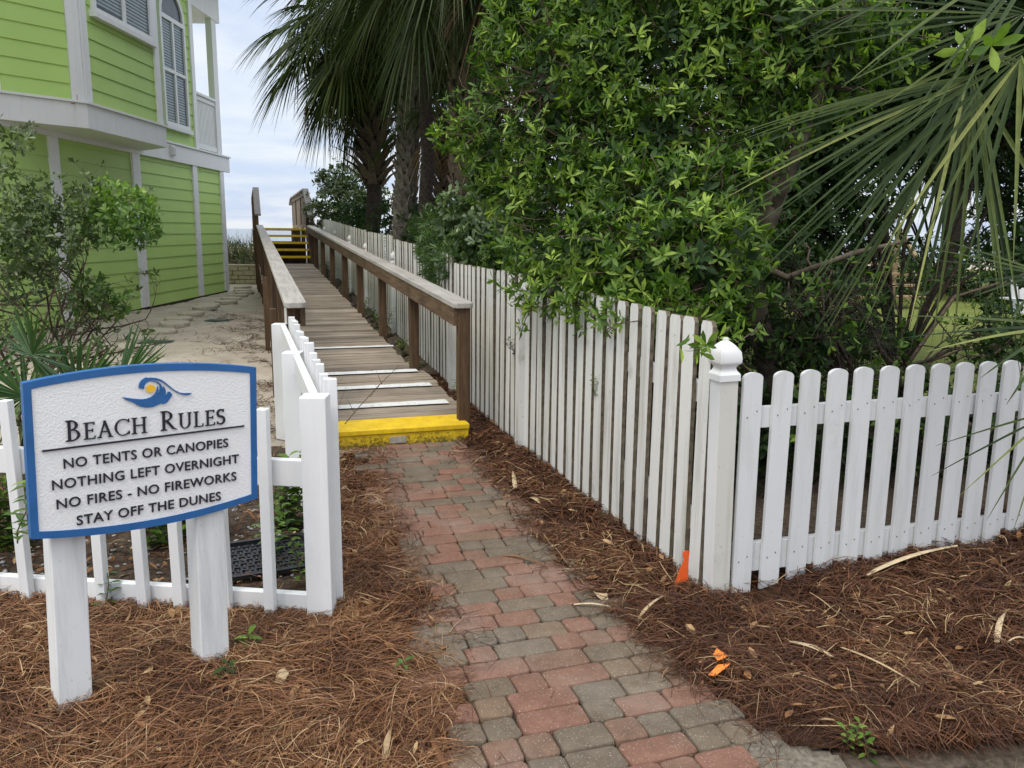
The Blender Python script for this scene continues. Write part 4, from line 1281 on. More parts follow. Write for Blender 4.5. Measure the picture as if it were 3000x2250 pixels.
    # round head over it
    mb = MB(); N = 20; c = Vector((X0, 18.27, 5.92))
    outer = [(0.65 * math.cos(PI * k / N), 0.60 * math.sin(PI * k / N)) for k in range(N + 1)]
    inner = [(0.54 * math.cos(PI * k / N), 0.50 * math.sin(PI * k / N)) for k in range(N + 1)]
    fm = frame(c, d, Z, n)
    for k in range(N):
        mb.prism([outer[k], outer[k + 1], inner[k + 1], inner[k]], fm, 0.0, 0.075)
    ar = mb.build('arched_window', M['trim'], root)
    mb = MB(); mb.prism(inner, fm, 0.024, 0.036); child(mb.build('pane', M['glass']), ar)
    mb = MB(); mb.prism(inner, fm, 0.0225, 0.0235); child(mb.build('interior', M['dark_room']), ar)
    # vent
    mb = MB(); mb.box((X0 + .10, 17.78, 3.19), .06, .20, .20)
    for k in range(4): mb.box((X0 + .137, 17.78, 3.125 + .043 * k), .016, .17, .02)
    mb.build('wall_vent', M['trim'], root, bevel=.004)
    # spigot
    mb = MB(); mb.tube([(X0 + .02, 15.86, .72), (X0 + .14, 15.86, .74), (X0 + .2, 15.86, .68)], [.02, .02, .015], 8); mb.tube([(X0 + .14, 15.86, .72), (X0 + .14, 15.86, .82)], [.01, .05], 8)
    mb.build('garden_tap', M['grey_metal'], root, smooth=True)
    # porch: post, beam, rail
    mb = MB(); mb.box((X0 - .07, 20.92, 4.95), .15, .30, 3.17); mb.build('porch_post', M['trim'], root, bevel=.008)
    mb = MB(); mb.span(-16, X0 + .02, 19.42, 21.3, 6.52, 7.3); mb.build('porch_beam', M['trim'], root)
    mb = MB(); mb.span(X0 - .10, X0 - .01, 19.45, 20.76, 4.50, 4.60); mb.span(X0 - .13, X0 + .03, 19.45, 20.76, 4.602, 4.66); rl = mb.build('porch_rail', M['trim'], root, bevel=.004)
    mb = MB(); mb.span(X0 - .10, X0 - .01, 19.45, 20.76, 3.42, 3.53); child(mb.build('bottom_rail', M['trim'], bevel=.004), rl)
    mb = MB(); y = 19.52
    while y < 20.72: mb.span(X0 - .075, X0 - .035, y, y + .055, 3.53, 4.5); y += .085
    child(mb.build('baluster_panel', M['trim']), rl)
    # roof
    mb = MB()
    e = [(-16.7, 6.8, 7.3), (X0 + .9, 6.8, 7.3), (X0 + .9, 22.0, 7.3), (-16.7, 22.0, 7.3), (-12, 11, 9.6), (-12, 18, 9.6)]
    mb.add(e, [(0, 1, 4), (1, 2, 5, 4), (2, 3, 5), (3, 0, 4, 5), (0, 3, 2, 1)])
    mb.build('roof', M['trim'], root)
    # dark footing board
    mb = MB(); mb.span(X0 - .05, X0 + .012, 7.5, 20.9, -.06, .052); mb.build('footing', M['soil'], root)
house()

# retaining wall of split blocks between house and boardwalk
def block_wall():
    mb = MB()
    x0, x1, y = -9.2, -6.75, 24.25
    for r in range(4):
        x = x0 + (0.16 if r % 2 else 0)
        while x < x1:
            L = random.uniform(.30, .38)
            mb.box((x + L / 2, y - .09 + random.uniform(-.015, .015), .015 + .125 * r + .06), L - .012, .22, .115, rnd=random.random()); x += L
    mb.box(((x0 + x1) / 2, y - .06, .545), x1 - x0, .30, .05)
    tag(mb.build('retaining_wall', M['wall_block'], bevel=.012), 'low tan block retaining wall between house corner and boardwalk', 'wall')
block_wall()

# stepping stones, box lids
def stones():
    pix = [(510, 1560), (585, 1510), (700, 1480), (762, 1450), (780, 1425), (835, 1400), (898, 1378), (912, 1360), (993, 1348), (1015, 1333), (1045, 1320), (1075, 1307), (1067, 1292), (1067, 1278)]
    N = 28
    prof = [(0.0, 0.218), (0.05, 0.222), (0.068, 0.217), (0.075, 0.205)]
    mb = MB(); vs, fs = [], []
    for z, r in prof: vs += [(r * math.cos(2 * PI * k / N), r * math.sin(2 * PI * k / N), z) for k in range(N)]
    for i in range(3):
        for k in range(N): fs.append((i * N + k, i * N + (k + 1) % N, i * N + N + (k + 1) % N, i * N + N + k))
    fs.append(tuple(3 * N + k for k in range(N)))
    mb.add(vs, fs)
    me = mb.mesh('stepping_stone', M['concrete'], smooth=False)
    ords = ['nearest the palmetto fan', 'second from the palmetto fan', 'third from the palmetto fan', 'fourth from the palmetto fan', 'fifth from the palmetto fan', 'sixth from the palmetto fan', 'seventh from the palmetto fan', 'eighth from the palmetto fan', 'seventh from the block wall', 'sixth from the block wall', 'fifth from the block wall', 'fourth from the block wall', 'third from the block wall', 'second from the block wall']
    for k, (cx_, cy_) in enumerate(pix):
        d_ = ray(cx_ * .6628, cy_ * .6628); g = Vector((0, 0, EYE)) + d_ * (-EYE / d_.z)
        o = link('stepping_stone', me)
        o.location = (g.x, g.y + .1, float(sand_h(g.x, g.y)) - .004)
        o.rotation_euler = (random.uniform(-.03, .03), random.uniform(-.03, .03), random.uniform(0, 6))
        o.scale = (1.06, 1.06, 1)
        tag(o, 'round concrete stepping stone in the sand, ' + ords[k] + ' along the row', 'stepping stone', 'stepping stones beside the green house')
    for nm, c, lab in (('valve_box', (-5.14, 14.3), 'dark plastic irrigation box lid sunk in sand right of the stones'), ('valve_box', (-5.02, 11.45), 'dark green box lid in sand beside the nearest stepping stones')):
        mb = MB(); mb.box((c[0], c[1], float(sand_h(*c)) + .006), .42, .30, .03)
        mb.box((c[0], c[1], float(sand_h(*c)) + .024), .34, .22, .008)
        tag(mb.build(nm, M['box_green'], bevel=.008), lab, 'box lid')
stones()

# ------------------------------------------------------------------ foliage helpers
def unit(a):
    return a / np.maximum(np.linalg.norm(a, axis=-1, keepdims=True), 1e-9)
LEAF_F = [(0, 4, 1), (1, 4, 5, 2), (2, 5, 3), (0, 1, 6), (1, 2, 7, 6), (2, 3, 7)]
def leaves_mesh(name, pos, axis, nrm, length, width, mats, rnd, curl=0.12, fold=0.25, blunt=False, mi=None):
    """one folded, pointed leaf per row: pos is its base, axis runs to the tip"""
    axis = unit(axis)
    side = unit(np.cross(axis, nrm)); up = np.cross(side, axis)
    N = len(pos)
    if blunt: ts = np.array([0, .45, .85, 1.0, .40, .82, .40, .82]); ws = np.array([0, 0, 0, 0, .75, 1.0, -.75, -1.0])
    else: ts = np.array([0, .40, .72, 1.0, .38, .70, .38, .70]); ws = np.array([0, 0, 0, 0, .80, 1.0, -.80, -1.0])
    L = length[:, None]; W = (width / 2)[:, None]
    c = (curl * (0.5 + rng.uniform(0, 1, N)))[:, None]
    v = pos[:, None, :] + axis[:, None, :] * (L * ts)[..., None] + side[:, None, :] * (W * ws)[..., None] \
        + up[:, None, :] * (np.abs(ws)[None, :] * W * fold - c * L * ts ** 2)[..., None]
    return np_mesh(name, v, LEAF_F, 8, mats, np.clip(rnd, 0, 1), smooth=True, mi=mi)

def whorl_leaves(tips, dirs, per, length, spread, g, lvar=0.25):
    """leaf rows for rosettes: tips (K,3), dirs (K,3)"""
    K = len(tips)
    dirs = unit(dirs)
    ref = np.where(np.abs(dirs[:, 2:3]) < .9, np.array([[0, 0, 1.0]]), np.array([[1.0, 0, 0]]))
    a = unit(np.cross(dirs, ref)); b = np.cross(dirs, a)
    n = per
    ph = (np.arange(n)[None, :] * 2.399 + g.uniform(0, 6.28, (K, 1)) + g.normal(0, .25, (K, n)))
    rad = a[:, None, :] * np.cos(ph)[..., None] + b[:, None, :] * np.sin(ph)[..., None]
    tilt = g.uniform(spread[0], spread[1], (K, n))
    ax = dirs[:, None, :] * np.cos(tilt)[..., None] + rad * np.sin(tilt)[..., None]
    ax = ax + g.normal(0, .12, ax.shape)
    nr = dirs[:, None, :] * np.sin(tilt)[..., None] - rad * np.cos(tilt)[..., None] + 0.0
    stag = g.uniform(-.05, .01, (K, n)) * (length / .09)
    ps = tips[:, None, :] + dirs[:, None, :] * stag[..., None]
    L = length * g.uniform(1 - lvar, 1 + lvar, (K, n))
    return ps.reshape(-1, 3), ax.reshape(-1, 3), nr.reshape(-1, 3), L.reshape(-1)

def blob_tips(blobs, dens, g, shell=0.55, up=0.35):
    """points spread through lumpy ellipsoids, thicker towards their skin"""
    T, Dn, K = [], [], []
    for bi, (c, r) in enumerate(blobs):
        r = np.array(r if hasattr(r, '__len__') else (r, r, r), float); c = np.array(c, float)
        n = max(3, int(dens * (r[0] * r[1] + r[1] * r[2] + r[0] * r[2]) / 3 * 4 * PI))
        d = unit(g.normal(0, 1, (n, 3)))
        q = g.uniform(shell ** 3, 1, n) ** (1 / 3)
        lump = 1 + 0.16 * np.sin(d[:, 0] * 5 + bi) * np.sin(d[:, 1] * 6 + bi * 2) + 0.12 * np.sin(d[:, 2] * 7 + bi * 3)
        T.append(c + d * r * (q * lump)[:, None])
        dd = d + np.array([0, 0, up]) + g.normal(0, .35, (n, 3))
        Dn.append(dd); K.append(np.full(n, bi))
    return np.concatenate(T), unit(np.concatenate(Dn)), np.concatenate(K)

def wig(a, b, n=5, amp=0.08):
    a, b = Vector(a), Vector(b)
    L = (b - a).length
    o = [a]
    for k in range(1, n):
        t = k / n
        o.append(a.lerp(b, t) + Vector((random.gauss(0, 1), random.gauss(0, 1), random.gauss(0, .7))) * amp * L * math.sin(PI * t))
    return o + [b]

def branches(mb, base, blobs, r0, sides=6, fine=5, seedpts=None):
    """limbs from the base to each clump, with small twigs inside it"""
    base = Vector(base)
    for c, r in blobs:
        rr = r if not hasattr(r, '__len__') else sum(r) / 3
        c = Vector(c)
        mid = base.lerp(c, .45) + Vector((random.uniform(-.1, .1), random.uniform(-.1, .1), .15 * (c - base).length))
        p = [base] + wig(mid, c, 4, .05)
        k = len(p)
        mb.tube(p, [r0 * (1 - .8 * i / (k - 1)) for i in range(k)], sides)
        for _ in range(fine):
            d = Vector((random.gauss(0, 1), random.gauss(0, 1), random.gauss(.3, .8))).normalized()
            e = c + d * rr * random.uniform(.6, .98)
            st = p[-2].lerp(c, random.uniform(0, 1))
            q = wig(st, e, 4, .09)
            mb.tube(q, [r0 * .2 * (1 - .7 * i / 4) + .0015 for i in range(5)], 4)

def shrub(name, label, cat, base, blobs, dens, leaf, ratio, per, mat, seed, spread=(.7, 1.35), r0=.03, fine=5, shell=.5, bark='bark_twig', blunt=False, curl=.12, group=None, up=.35, toprand=0.0, limb=True):
    g = np.random.default_rng(seed)
    root = empty(name, base, label, cat, group)
    mb = MB()
    if limb: branches(mb, base, blobs, r0, fine=fine)
    else: mb.tube([base, Vector(base) + Z * .3], [r0, r0 * .6])
    mb.build('branches', M[bark], root, smooth=True)
    T, Dn, K = blob_tips(blobs, dens, g, shell, up)
    ps, ax, nr, L = whorl_leaves(T, Dn, per, leaf, spread, g)
    wr = np.repeat(g.normal(.38, .16, len(T)), per)
    rnd = wr + g.normal(0, .14, len(ps))
    if toprand:                       # young pale shoots on some tips
        young = np.repeat((g.uniform(0, 1, len(T)) < toprand) * .42, per); rnd = rnd + young
    me = leaves_mesh('foliage', ps, ax, nr, L, L * ratio * g.uniform(.85, 1.15, len(L)), M[mat], rnd, curl, blunt=blunt)
    link('foliage', me, root)
    return root, len(ps)

NL = {}
def pb(x, y, Y, r):
    """clump at a place of the photograph (2212-wide reading) at depth Y"""
    return (tuple(atd(x, y, Y)), r)

# ---- the large bright shrub leaning over the fence
def big_shrub():
    g = np.random.default_rng(5)
    blobs = [pb(1180, 560, 5.5, .36), pb(1290, 600, 5.0, .36), pb(1400, 600, 4.7, .36), pb(1490, 560, 4.6, .36), pb(1250, 470, 5.6, .42), pb(1370, 470, 5.2, .42),
             pb(1480, 440, 5.0, .40), pb(1560, 620, 4.5, .26), pb(1120, 300, 6.2, .46), pb(1010, 300, 6.3, .20), pb(960, 290, 6.3, .13), pb(1040, 230, 6.4, .26), pb(1230, 330, 5.8, .46), pb(1350, 340, 5.6, .46),
             pb(1150, 100, 6.4, .42), pb(1130, 20, 6.4, .30), pb(1050, 120, 6.5, .12), pb(1210, 160, 6.0, .5), pb(1340, 190, 5.8, .5), pb(1460, 290, 5.4, .42), pb(1450, 120, 5.7, .5), pb(1560, 200, 5.6, .42), pb(1580, 60, 5.6, .45), pb(1700, 110, 5.6, .38), pb(1690, 20, 5.4, .35),
             pb(1290, 30, 6.0, .5), pb(1590, 330, 5.3, .36), pb(1540, 470, 4.9, .3), pb(1150, 420, 6.0, .34), pb(1080, 400, 6.4, .25), pb(1330, 675, 4.5, .17), pb(1250, 665, 4.8, .17), pb(1440, 680, 4.3, .15), pb(1510, 690, 4.15, .12), pb(1180, 640, 5.25, .18), pb(1390, 690, 4.35, .13), pb(1560, 560, 4.5, .26), pb(1300, 540, 4.8, .3), pb(1400, -90, 5.8, .6), pb(1150, -90, 6.4, .5), pb(1640, -90, 5.6, .55), pb(1720, 250, 5.1, .22), pb(1745, 60, 5.1, .34), pb(1650, 385, 4.9, .15), pb(1850, 60, 5.2, .32), pb(1800, 190, 5.2, .26), pb(1690, 170, 5.1, .26), pb(1620, 540, 4.8, .14), pb(1930, 90, 5.3, .26)]
    base = Vector((1.75, 5.35, 0.05))
    root = empty('evergreen_shrub', base, 'large bright green shrub with whorled leaves spilling over the white picket fence', 'shrub')
    # mottled trunk, forked
    mb = MB()
    tp = [base, Vector((1.72, 5.3, .55)), atd(1615, 560, 5.25), atd(1655, 485, 5.2), atd(1690, 385, 5.2)]
    mb.tube(tp, [.085, .075, .066, .062, .058], 10)
    mb.tube([tp[4], atd(1690, 270, 5.3), atd(1660, 120, 5.5), atd(1640, -60, 5.6)], [.055, .045, .038, .03], 8)
    mb.tube([tp[3], atd(1735, 300, 5.1), atd(1790, 130, 5.2), atd(1830, -20, 5.4)], [.045, .035, .028, .02], 8)
    mb.tube([tp[2], atd(1540, 520, 5.2), atd(1400, 430, 5.4), atd(1300, 330, 5.8), atd(1200, 190, 6.0)], [.05, .042, .035, .028, .018], 8)
    mb.tube([tp[2], atd(1700, 600, 5.1), atd(1850, 545, 5.0), atd(1960, 520, 5.0)], [.03, .022, .016, .01], 6)
    mb.build('trunk', M['bark_grey'], root, smooth=True)
    mb = MB()
    for c, r in blobs:
        c = Vector(c)
        st = min([tp[3], tp[4], atd(1540, 520, 5.2), atd(1400, 430, 5.4), atd(1300, 330, 5.8), atd(1200, 190, 6.0), atd(1660, 120, 5.5)], key=lambda q: (q - c).length)
        p = wig(st, c, 5, .07)
        mb.tube(p, [.016 * (1 - .13 * i) for i in range(6)], 5)
        for _ in range(int(14 * r / .4)):
            d = Vector((random.gauss(0, 1), random.gauss(-.3, 1), random.gauss(.2, .8))).normalized()
            e = c + d * r * random.uniform(.7, 1.05)
            mb.tube(wig(c.lerp(st, random.uniform(0, .25)), e + d * r * .12, 4, .08), [.0065, .0055, .0045, .0036, .0024], 4)
    mb.build('branches', M['bark_twig'], root, smooth=True)
    T, Dn, K = blob_tips(blobs, 125, g, .35, .3)
    sel = g.uniform(0, 1, len(T)) < 0.66 + .75 * vnoise(T[:, 0] * 2, T[:, 2] * 2 + T[:, 1] * 1.3, 2.4, 3)
    T, Dn = T[sel], Dn[sel]
    per = 7
    ps, ax, nr, L = whorl_leaves(T, Dn, per, .064, (.45, 1.4), g, .45)
    wr = np.repeat(g.normal(.44, .17, len(T)) + (g.uniform(0, 1, len(T)) < .2) * .36, per)
    rnd = wr + g.normal(0, .13, len(ps))
    me = leaves_mesh('foliage', ps, ax, nr, L, L * .26 * g.uniform(.75, 1.2, len(L)), M['leaf_bright'], rnd, .18)
    link('foliage', me, root)
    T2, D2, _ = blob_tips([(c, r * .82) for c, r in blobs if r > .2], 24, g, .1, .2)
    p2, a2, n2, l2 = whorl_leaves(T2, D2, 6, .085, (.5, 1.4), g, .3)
    link('inner_shade_foliage', leaves_mesh('inner_shade_foliage', p2, a2, n2, l2, l2 * .36, M['leaf_dark'], g.normal(.35, .2, len(p2)), .15), root)  # core leaves coloured darker: the crown's interior shade is put into their colour
    NL['big'] = len(ps)
    # the sprig hanging in front of the corner post
    def sprig(pts, n, lf):
        m = MB(); m.tube(pts, [.004, .0035, .003, .0022], 5); m.build('sprig_twig', M['bark_twig'], root, smooth=True)
        P = np.array([tuple(p) for p in pts]); t = g.uniform(0, len(pts) - 1.001, n); i = t.astype(int); f = (t - i)[:, None]
        q = P[i] * (1 - f) + P[i + 1] * f + g.normal(0, .02, (n, 3)); dd = g.normal(0, 1, (n, 3)); dd[:, 2] *= .6
        a2, b2, c2, l2 = whorl_leaves(q, dd, 5, lf, (.5, 1.3), g, .3)
        return link('sprig_leaves', leaves_mesh('sprig_leaves', a2, b2, c2, l2, l2 * .33, M['leaf_bright'], g.normal(.6, .2, len(a2)), .2), root)
    sprig([atd(1600, 690, 4.1), atd(1560, 722, 3.6), atd(1520, 748, 3.35), atd(1490, 752, 3.25)], 9, .062)
    sprig([atd(1640, 700, 4.2), atd(1630, 715, 3.8), atd(1600, 735, 3.5), atd(1588, 740, 3.42)], 4, .05)
    sprig([atd(1150, 660, 5.4), atd(1135, 690, 5.5), atd(1125, 720, 5.5), atd(1122, 735, 5.5)], 7, .05)
    sprig([atd(1420, 640, 4.4), atd(1400, 690, 4.1), atd(1330, 700, 4.2), atd(1310, 720, 4.25)], 8, .065)
    sprig([atd(2090, 60, 3.6), atd(2100, 90, 3.4), atd(2110, 110, 3.3), atd(2120, 120, 3.25)], 4, .10)
big_shrub()

# ---- smaller shrubs behind the fence, nearest first
_, NL['pitt'] = shrub('variegated_shrub', 'grey green cream edged shrub over the fence between bright shrub and palm trunks', 'shrub', (-.6, 9.6, .2),
      [pb(1030, 460, 8.6, .40), pb(1090, 430, 8.8, .36), pb(990, 490, 8.6, .30), pb(1070, 510, 8.4, .42), pb(1130, 480, 8.2, .36), pb(1030, 560, 8.3, .36)], 62, .085, .40, 8, 'leaf_grey', 51, (.6, 1.3), .035, blunt=True, toprand=.10)
_, NL['pod'] = shrub('fine_leaved_shrub', 'fine needle leaved dark green shrub leaning on the fence beside the boardwalk rail', 'shrub', (-.95, 9.5, .2),
      [pb(970, 540, 9.0, .34), pb(1000, 590, 8.6, .34), pb(960, 580, 9.0, .28), pb(1040, 610, 8.2, .28), pb(935, 500, 9.6, .26), pb(1010, 640, 8.3, .16), pb(985, 560, 8.2, .26), pb(950, 545, 8.7, .24)], 120, .085, .11, 16, 'leaf_fine', 52, (.3, 1.2), .025)
_, NL['low'] = shrub('small_leaved_shrub', 'small leaved yellowish green shrub hanging over the fence below the variegated one', 'shrub', (-.3, 8.4, .2),
      [pb(1090, 570, 7.9, .34), pb(1050, 625, 7.7, .2), pb(985, 625, 8.2, .15), pb(1120, 540, 7.6, .32), pb(1110, 610, 7.2, .24), pb(1080, 645, 7.2, .12)], 80, .055, .30, 7, 'leaf_bright', 53, (.6, 1.3), .02)
_, NL['hedge'] = shrub('low_hedge', 'low dark green hedge behind the fence at the palm bases', 'hedge', (-2.6, 16.2, .6),
      [pb(800, 475, 17.5, .5), pb(850, 485, 16.5, .5), pb(900, 490, 15.5, .5), pb(945, 490, 14.5, .5), pb(770, 465, 19, .5), pb(925, 515, 13.6, .4), pb(880, 465, 16, .35)], 34, .10, .38, 6, 'leaf_dark', 54, r0=.02, fine=3)
_, NL['bg'] = shrub('coastal_bush', 'rounded olive green coastal bush behind the fence left of the palm trunks', 'shrub', (-4.2, 22.5, .7),
      [pb(720, 440, 22, .65), pb(760, 400, 22.5, .65), pb(735, 385, 22.5, .5), pb(790, 430, 22, .7), pb(700, 465, 21.5, .5), pb(820, 440, 22.5, .5), pb(760, 470, 21.5, .6), pb(705, 390, 22.5, .28), pb(690, 378, 22.3, .16), pb(880, 455, 22.5, .42), pb(920, 460, 22.5, .4)], 26, .115, .42, 6, 'leaf_olive', 55, r0=.04, fine=8, bark='bark_twig')

# ---- the sparse twiggy shrub at the left edge, in front of the house
def left_shrub():
    g = np.random.default_rng(77)
    base = Vector((-3.45, 5.6, 0.0))
    root = empty('twiggy_shrub', base, 'sparse twiggy shrub with pale young leaves in front of the green house', 'shrub')
    mb = MB()
    ends = []
    def grow(p, d, L, r, lev):
        n = 4; pts = [p]
        for k in range(n):
            d = (d + Vector((random.gauss(0, .20), random.gauss(0, .20), random.gauss(0, .16)))).normalized()
            p = p + d * L / n
            if p.x > -2.45 or p.z < .25 and lev > 0: return
            pts.append(p)
        mb.tube(pts, [r * (1 - .13 * i) for i in range(n + 1)], 5 if lev < 2 else 4, cap=False)
        if lev >= 3:
            ends.append((pts[-1], d)); return
        for _ in range(4 if lev else 5):
            q = pts[random.choice((2, 3, 4))]
            dd = (d + Vector((random.gauss(0, .75), random.gauss(0, .6), random.gauss(-.05, .55)))).normalized()
            grow(q, dd, L * random.uniform(.38, .56), r * .55, lev + 1)
    for x, y, L in ((60, 430, 1.0), (150, 470, 1.0), (230, 500, 1.05), (20, 520, .9), (120, 560, .9), (-60, 400, 1.1), (190, 580, .8)):
        c = atd(x, y, 5.2 + random.uniform(-.3, .4)); d = (c - base); grow(base, d.normalized(), d.length * .68, .015, 0)
    mb.build('branches', M['bark_twig'], root, smooth=True)
    E = np.array([tuple(e[0]) for e in ends]); Dd = np.array([tuple(e[1]) for e in ends])
    blobs = [pb(60, 480, 5.2, .20), pb(30, 400, 5.2, .18), pb(110, 440, 5.3, .20), pb(180, 430, 5.2, .13), pb(20, 520, 5.0, .24), pb(90, 530, 5.1, .22), pb(150, 500, 5.2, .16), pb(30, 290, 5.1, .13), pb(60, 600, 5.2, .15)]
    T1, D1, _ = blob_tips(blobs, 180, g, .2, .3)
    k = g.uniform(0, 1, len(E)) < .9
    T = np.concatenate([E[k], T1]); Dn = np.concatenate([Dd[k], D1])
    ps, ax, nr, L = whorl_leaves(T, Dn, 5, .042, (.5, 1.3), g, .35)
    link('foliage', leaves_mesh('foliage', ps, ax, nr, L, L * .36, M['leaf_olive'], np.repeat(g.normal(.5, .22, len(T)), 5) + g.normal(0, .12, len(ps)), .15), root)
    b2 = [pb(265, 465, 5.3, .22), pb(300, 480, 5.2, .15), pb(240, 420, 5.3, .13), pb(215, 480, 5.3, .16), pb(285, 430, 5.3, .12)]
    T, Dn, _ = blob_tips(b2, 210, g, .4, .3)
    ps, ax, nr, L = whorl_leaves(T, Dn, 5, .042, (.4, 1.3), g, .3)
    lift = np.clip((ps[:, 2] - atd(265, 470, 5.3).z) * 1.6, -.35, .35)
    link('young_foliage', leaves_mesh('young_foliage', ps, ax, nr, L, L * .42, M['leaf_lime'], .45 + lift + g.normal(0, .18, len(ps)), .15), root)
    b3 = [pb(215, 640, 5.3, .11), pb(240, 660, 5.3, .11), pb(190, 610, 5.3, .09), pb(265, 650, 5.3, .08), pb(185, 655, 5.3, .09)]
    T, Dn, _ = blob_tips(b3, 170, g, .2, .3)
    ps, ax, nr, L = whorl_leaves(T, Dn, 4, .042, (.4, 1.3), g, .3)
    link('lower_foliage', leaves_mesh('lower_foliage', ps, ax, nr, L, L * .55, M['leaf_lime'], g.normal(.3, .15, len(ps)), .15, blunt=True), root)
left_shrub()

# ------------------------------------------------------------------ fan palm fronds
def fan_verts(hub, fwd, nrm, R_, nleaf, wid, span=115, droop=0.25, costa=0.25, fold=.35, jitter=.04, g=rng, split=.35, segs=5, bend=None):
    """leaflets of one fan leaf -> (n, verts, 3) and faces; drooping follows world down"""
    fwd = np.array(fwd, float); fwd /= np.linalg.norm(fwd)
    nrm = np.array(nrm, float); nrm = nrm - fwd * (nrm @ fwd); nrm /= np.linalg.norm(nrm)
    side = np.cross(nrm, fwd)
    hub = np.array(hub, float)
    a = np.radians(np.linspace(-span, span, nleaf)) + g.normal(0, jitter, nleaf)
    Ls = R_ * (0.62 + 0.38 * np.cos(a * .62)) * g.uniform(.9, 1.06, nleaf)
    d = fwd * np.cos(a)[:, None] + side * np.sin(a)[:, None]
    cup = nrm * (0.10 * np.cos(a * 2))[:, None]
    d = d + cup + g.normal(0, .025, d.shape)
    d /= np.linalg.norm(d, axis=1, keepdims=True)
    sd = -fwd * np.sin(a)[:, None] + side * np.cos(a)[:, None]
    start = fwd * costa * R_ * np.clip(np.cos(a), 0, 1)[:, None] * .55
    s = np.linspace(0, 1, segs + 1)
    da = math.radians(2 * span / (nleaf - 1))
    fused = np.minimum(wid, 2 * np.tan(da / 2) * (s * Ls.mean()) * 1.05 + .004)
    wv = np.where(s <= split, fused, wid * np.clip((1 - s) / (1 - split), 0, 1) ** .75 + .0015)
    dr = droop * g.uniform(.7, 1.4, nleaf)
    c = hub + start[:, None, :] + d[:, None, :] * (Ls[:, None] * s)[..., None]
    c[..., 2] -= dr[:, None] * Ls[:, None] * (np.clip(s - .25, 0, 1) ** 1.8)[None, :]
    if bend is not None: c += np.array(bend) * (s ** 2)[None, :, None]
    mid = c - nrm * (wv * fold)[None, :, None]
    Lf = c + sd[:, None, :] * (wv / 2)[None, :, None]; Rt = c - sd[:, None, :] * (wv / 2)[None, :, None]
    v = np.concatenate([Lf, mid, Rt], 1)
    n = segs + 1
    f = []
    for k in range(segs):
        f.append((k, k + 1, n + k + 1, n + k)); f.append((n + k, n + k + 1, 2 * n + k + 1, 2 * n + k))
    return v, f, 3 * n
def fan_mesh(name, mat, petiole, fans, pr=.012):
    """petiole polyline plus one fan -> one mesh, two materials"""
    v, f, n = fans
    me = np_mesh(name, v, f, n, [mat], np.clip(rng.normal(.5, .2, len(v)), 0, 1), smooth=False)
    bm = bmesh.new(); bm.from_mesh(me)
    mb = MB(); mb.tube(petiole, [pr * 1.3, pr, pr * .8, pr * .7][:len(petiole)], 5)
    lay = bm.verts.layers.float.get('rnd')
    vv = [bm.verts.new(p) for p in mb.v]
    for q in vv: q[lay] = .75
    for fc in mb.f: bm.faces.new([vv[i] for i in fc])
    bm.to_mesh(me); bm.free()
    return me

# templates hang from the crown centre (origin) along +X, for several elevations
FT = []
for el in (80, 62, 45, 28, 12, -4, -20, -38, -58, -74):
    for var in range(2):
        e = math.radians(el + random.uniform(-5, 5))
        Lp = random.uniform(.95, 1.25)
        p = [Vector((0, 0, 0))]
        for k in range(1, 4):
            t = k / 3; ee = e - .35 * t
            p.append(p[-1] + Vector((math.cos(ee), random.uniform(-.03, .03), math.sin(ee))) * Lp / 3)
        ee = e - .55
        fw = (math.cos(ee), random.uniform(-.1, .1), math.sin(ee)); nr = (-math.sin(ee), random.uniform(-.2, .2), math.cos(ee))
        fv = fan_verts(p[-1], fw, nr, random.uniform(.95, 1.15), 46, .036, 118, .62, .35, segs=6)
        dead = fan_mesh('dead_frond', M['frond_dead'], p, fan_verts(p[-1], fw, nr, .9, 30, .03, 80, .75, .4, segs=5, jitter=.09)) if el <= -38 else None
        FT.append((el, fan_mesh('frond', M['frond'], p, fv), dead))

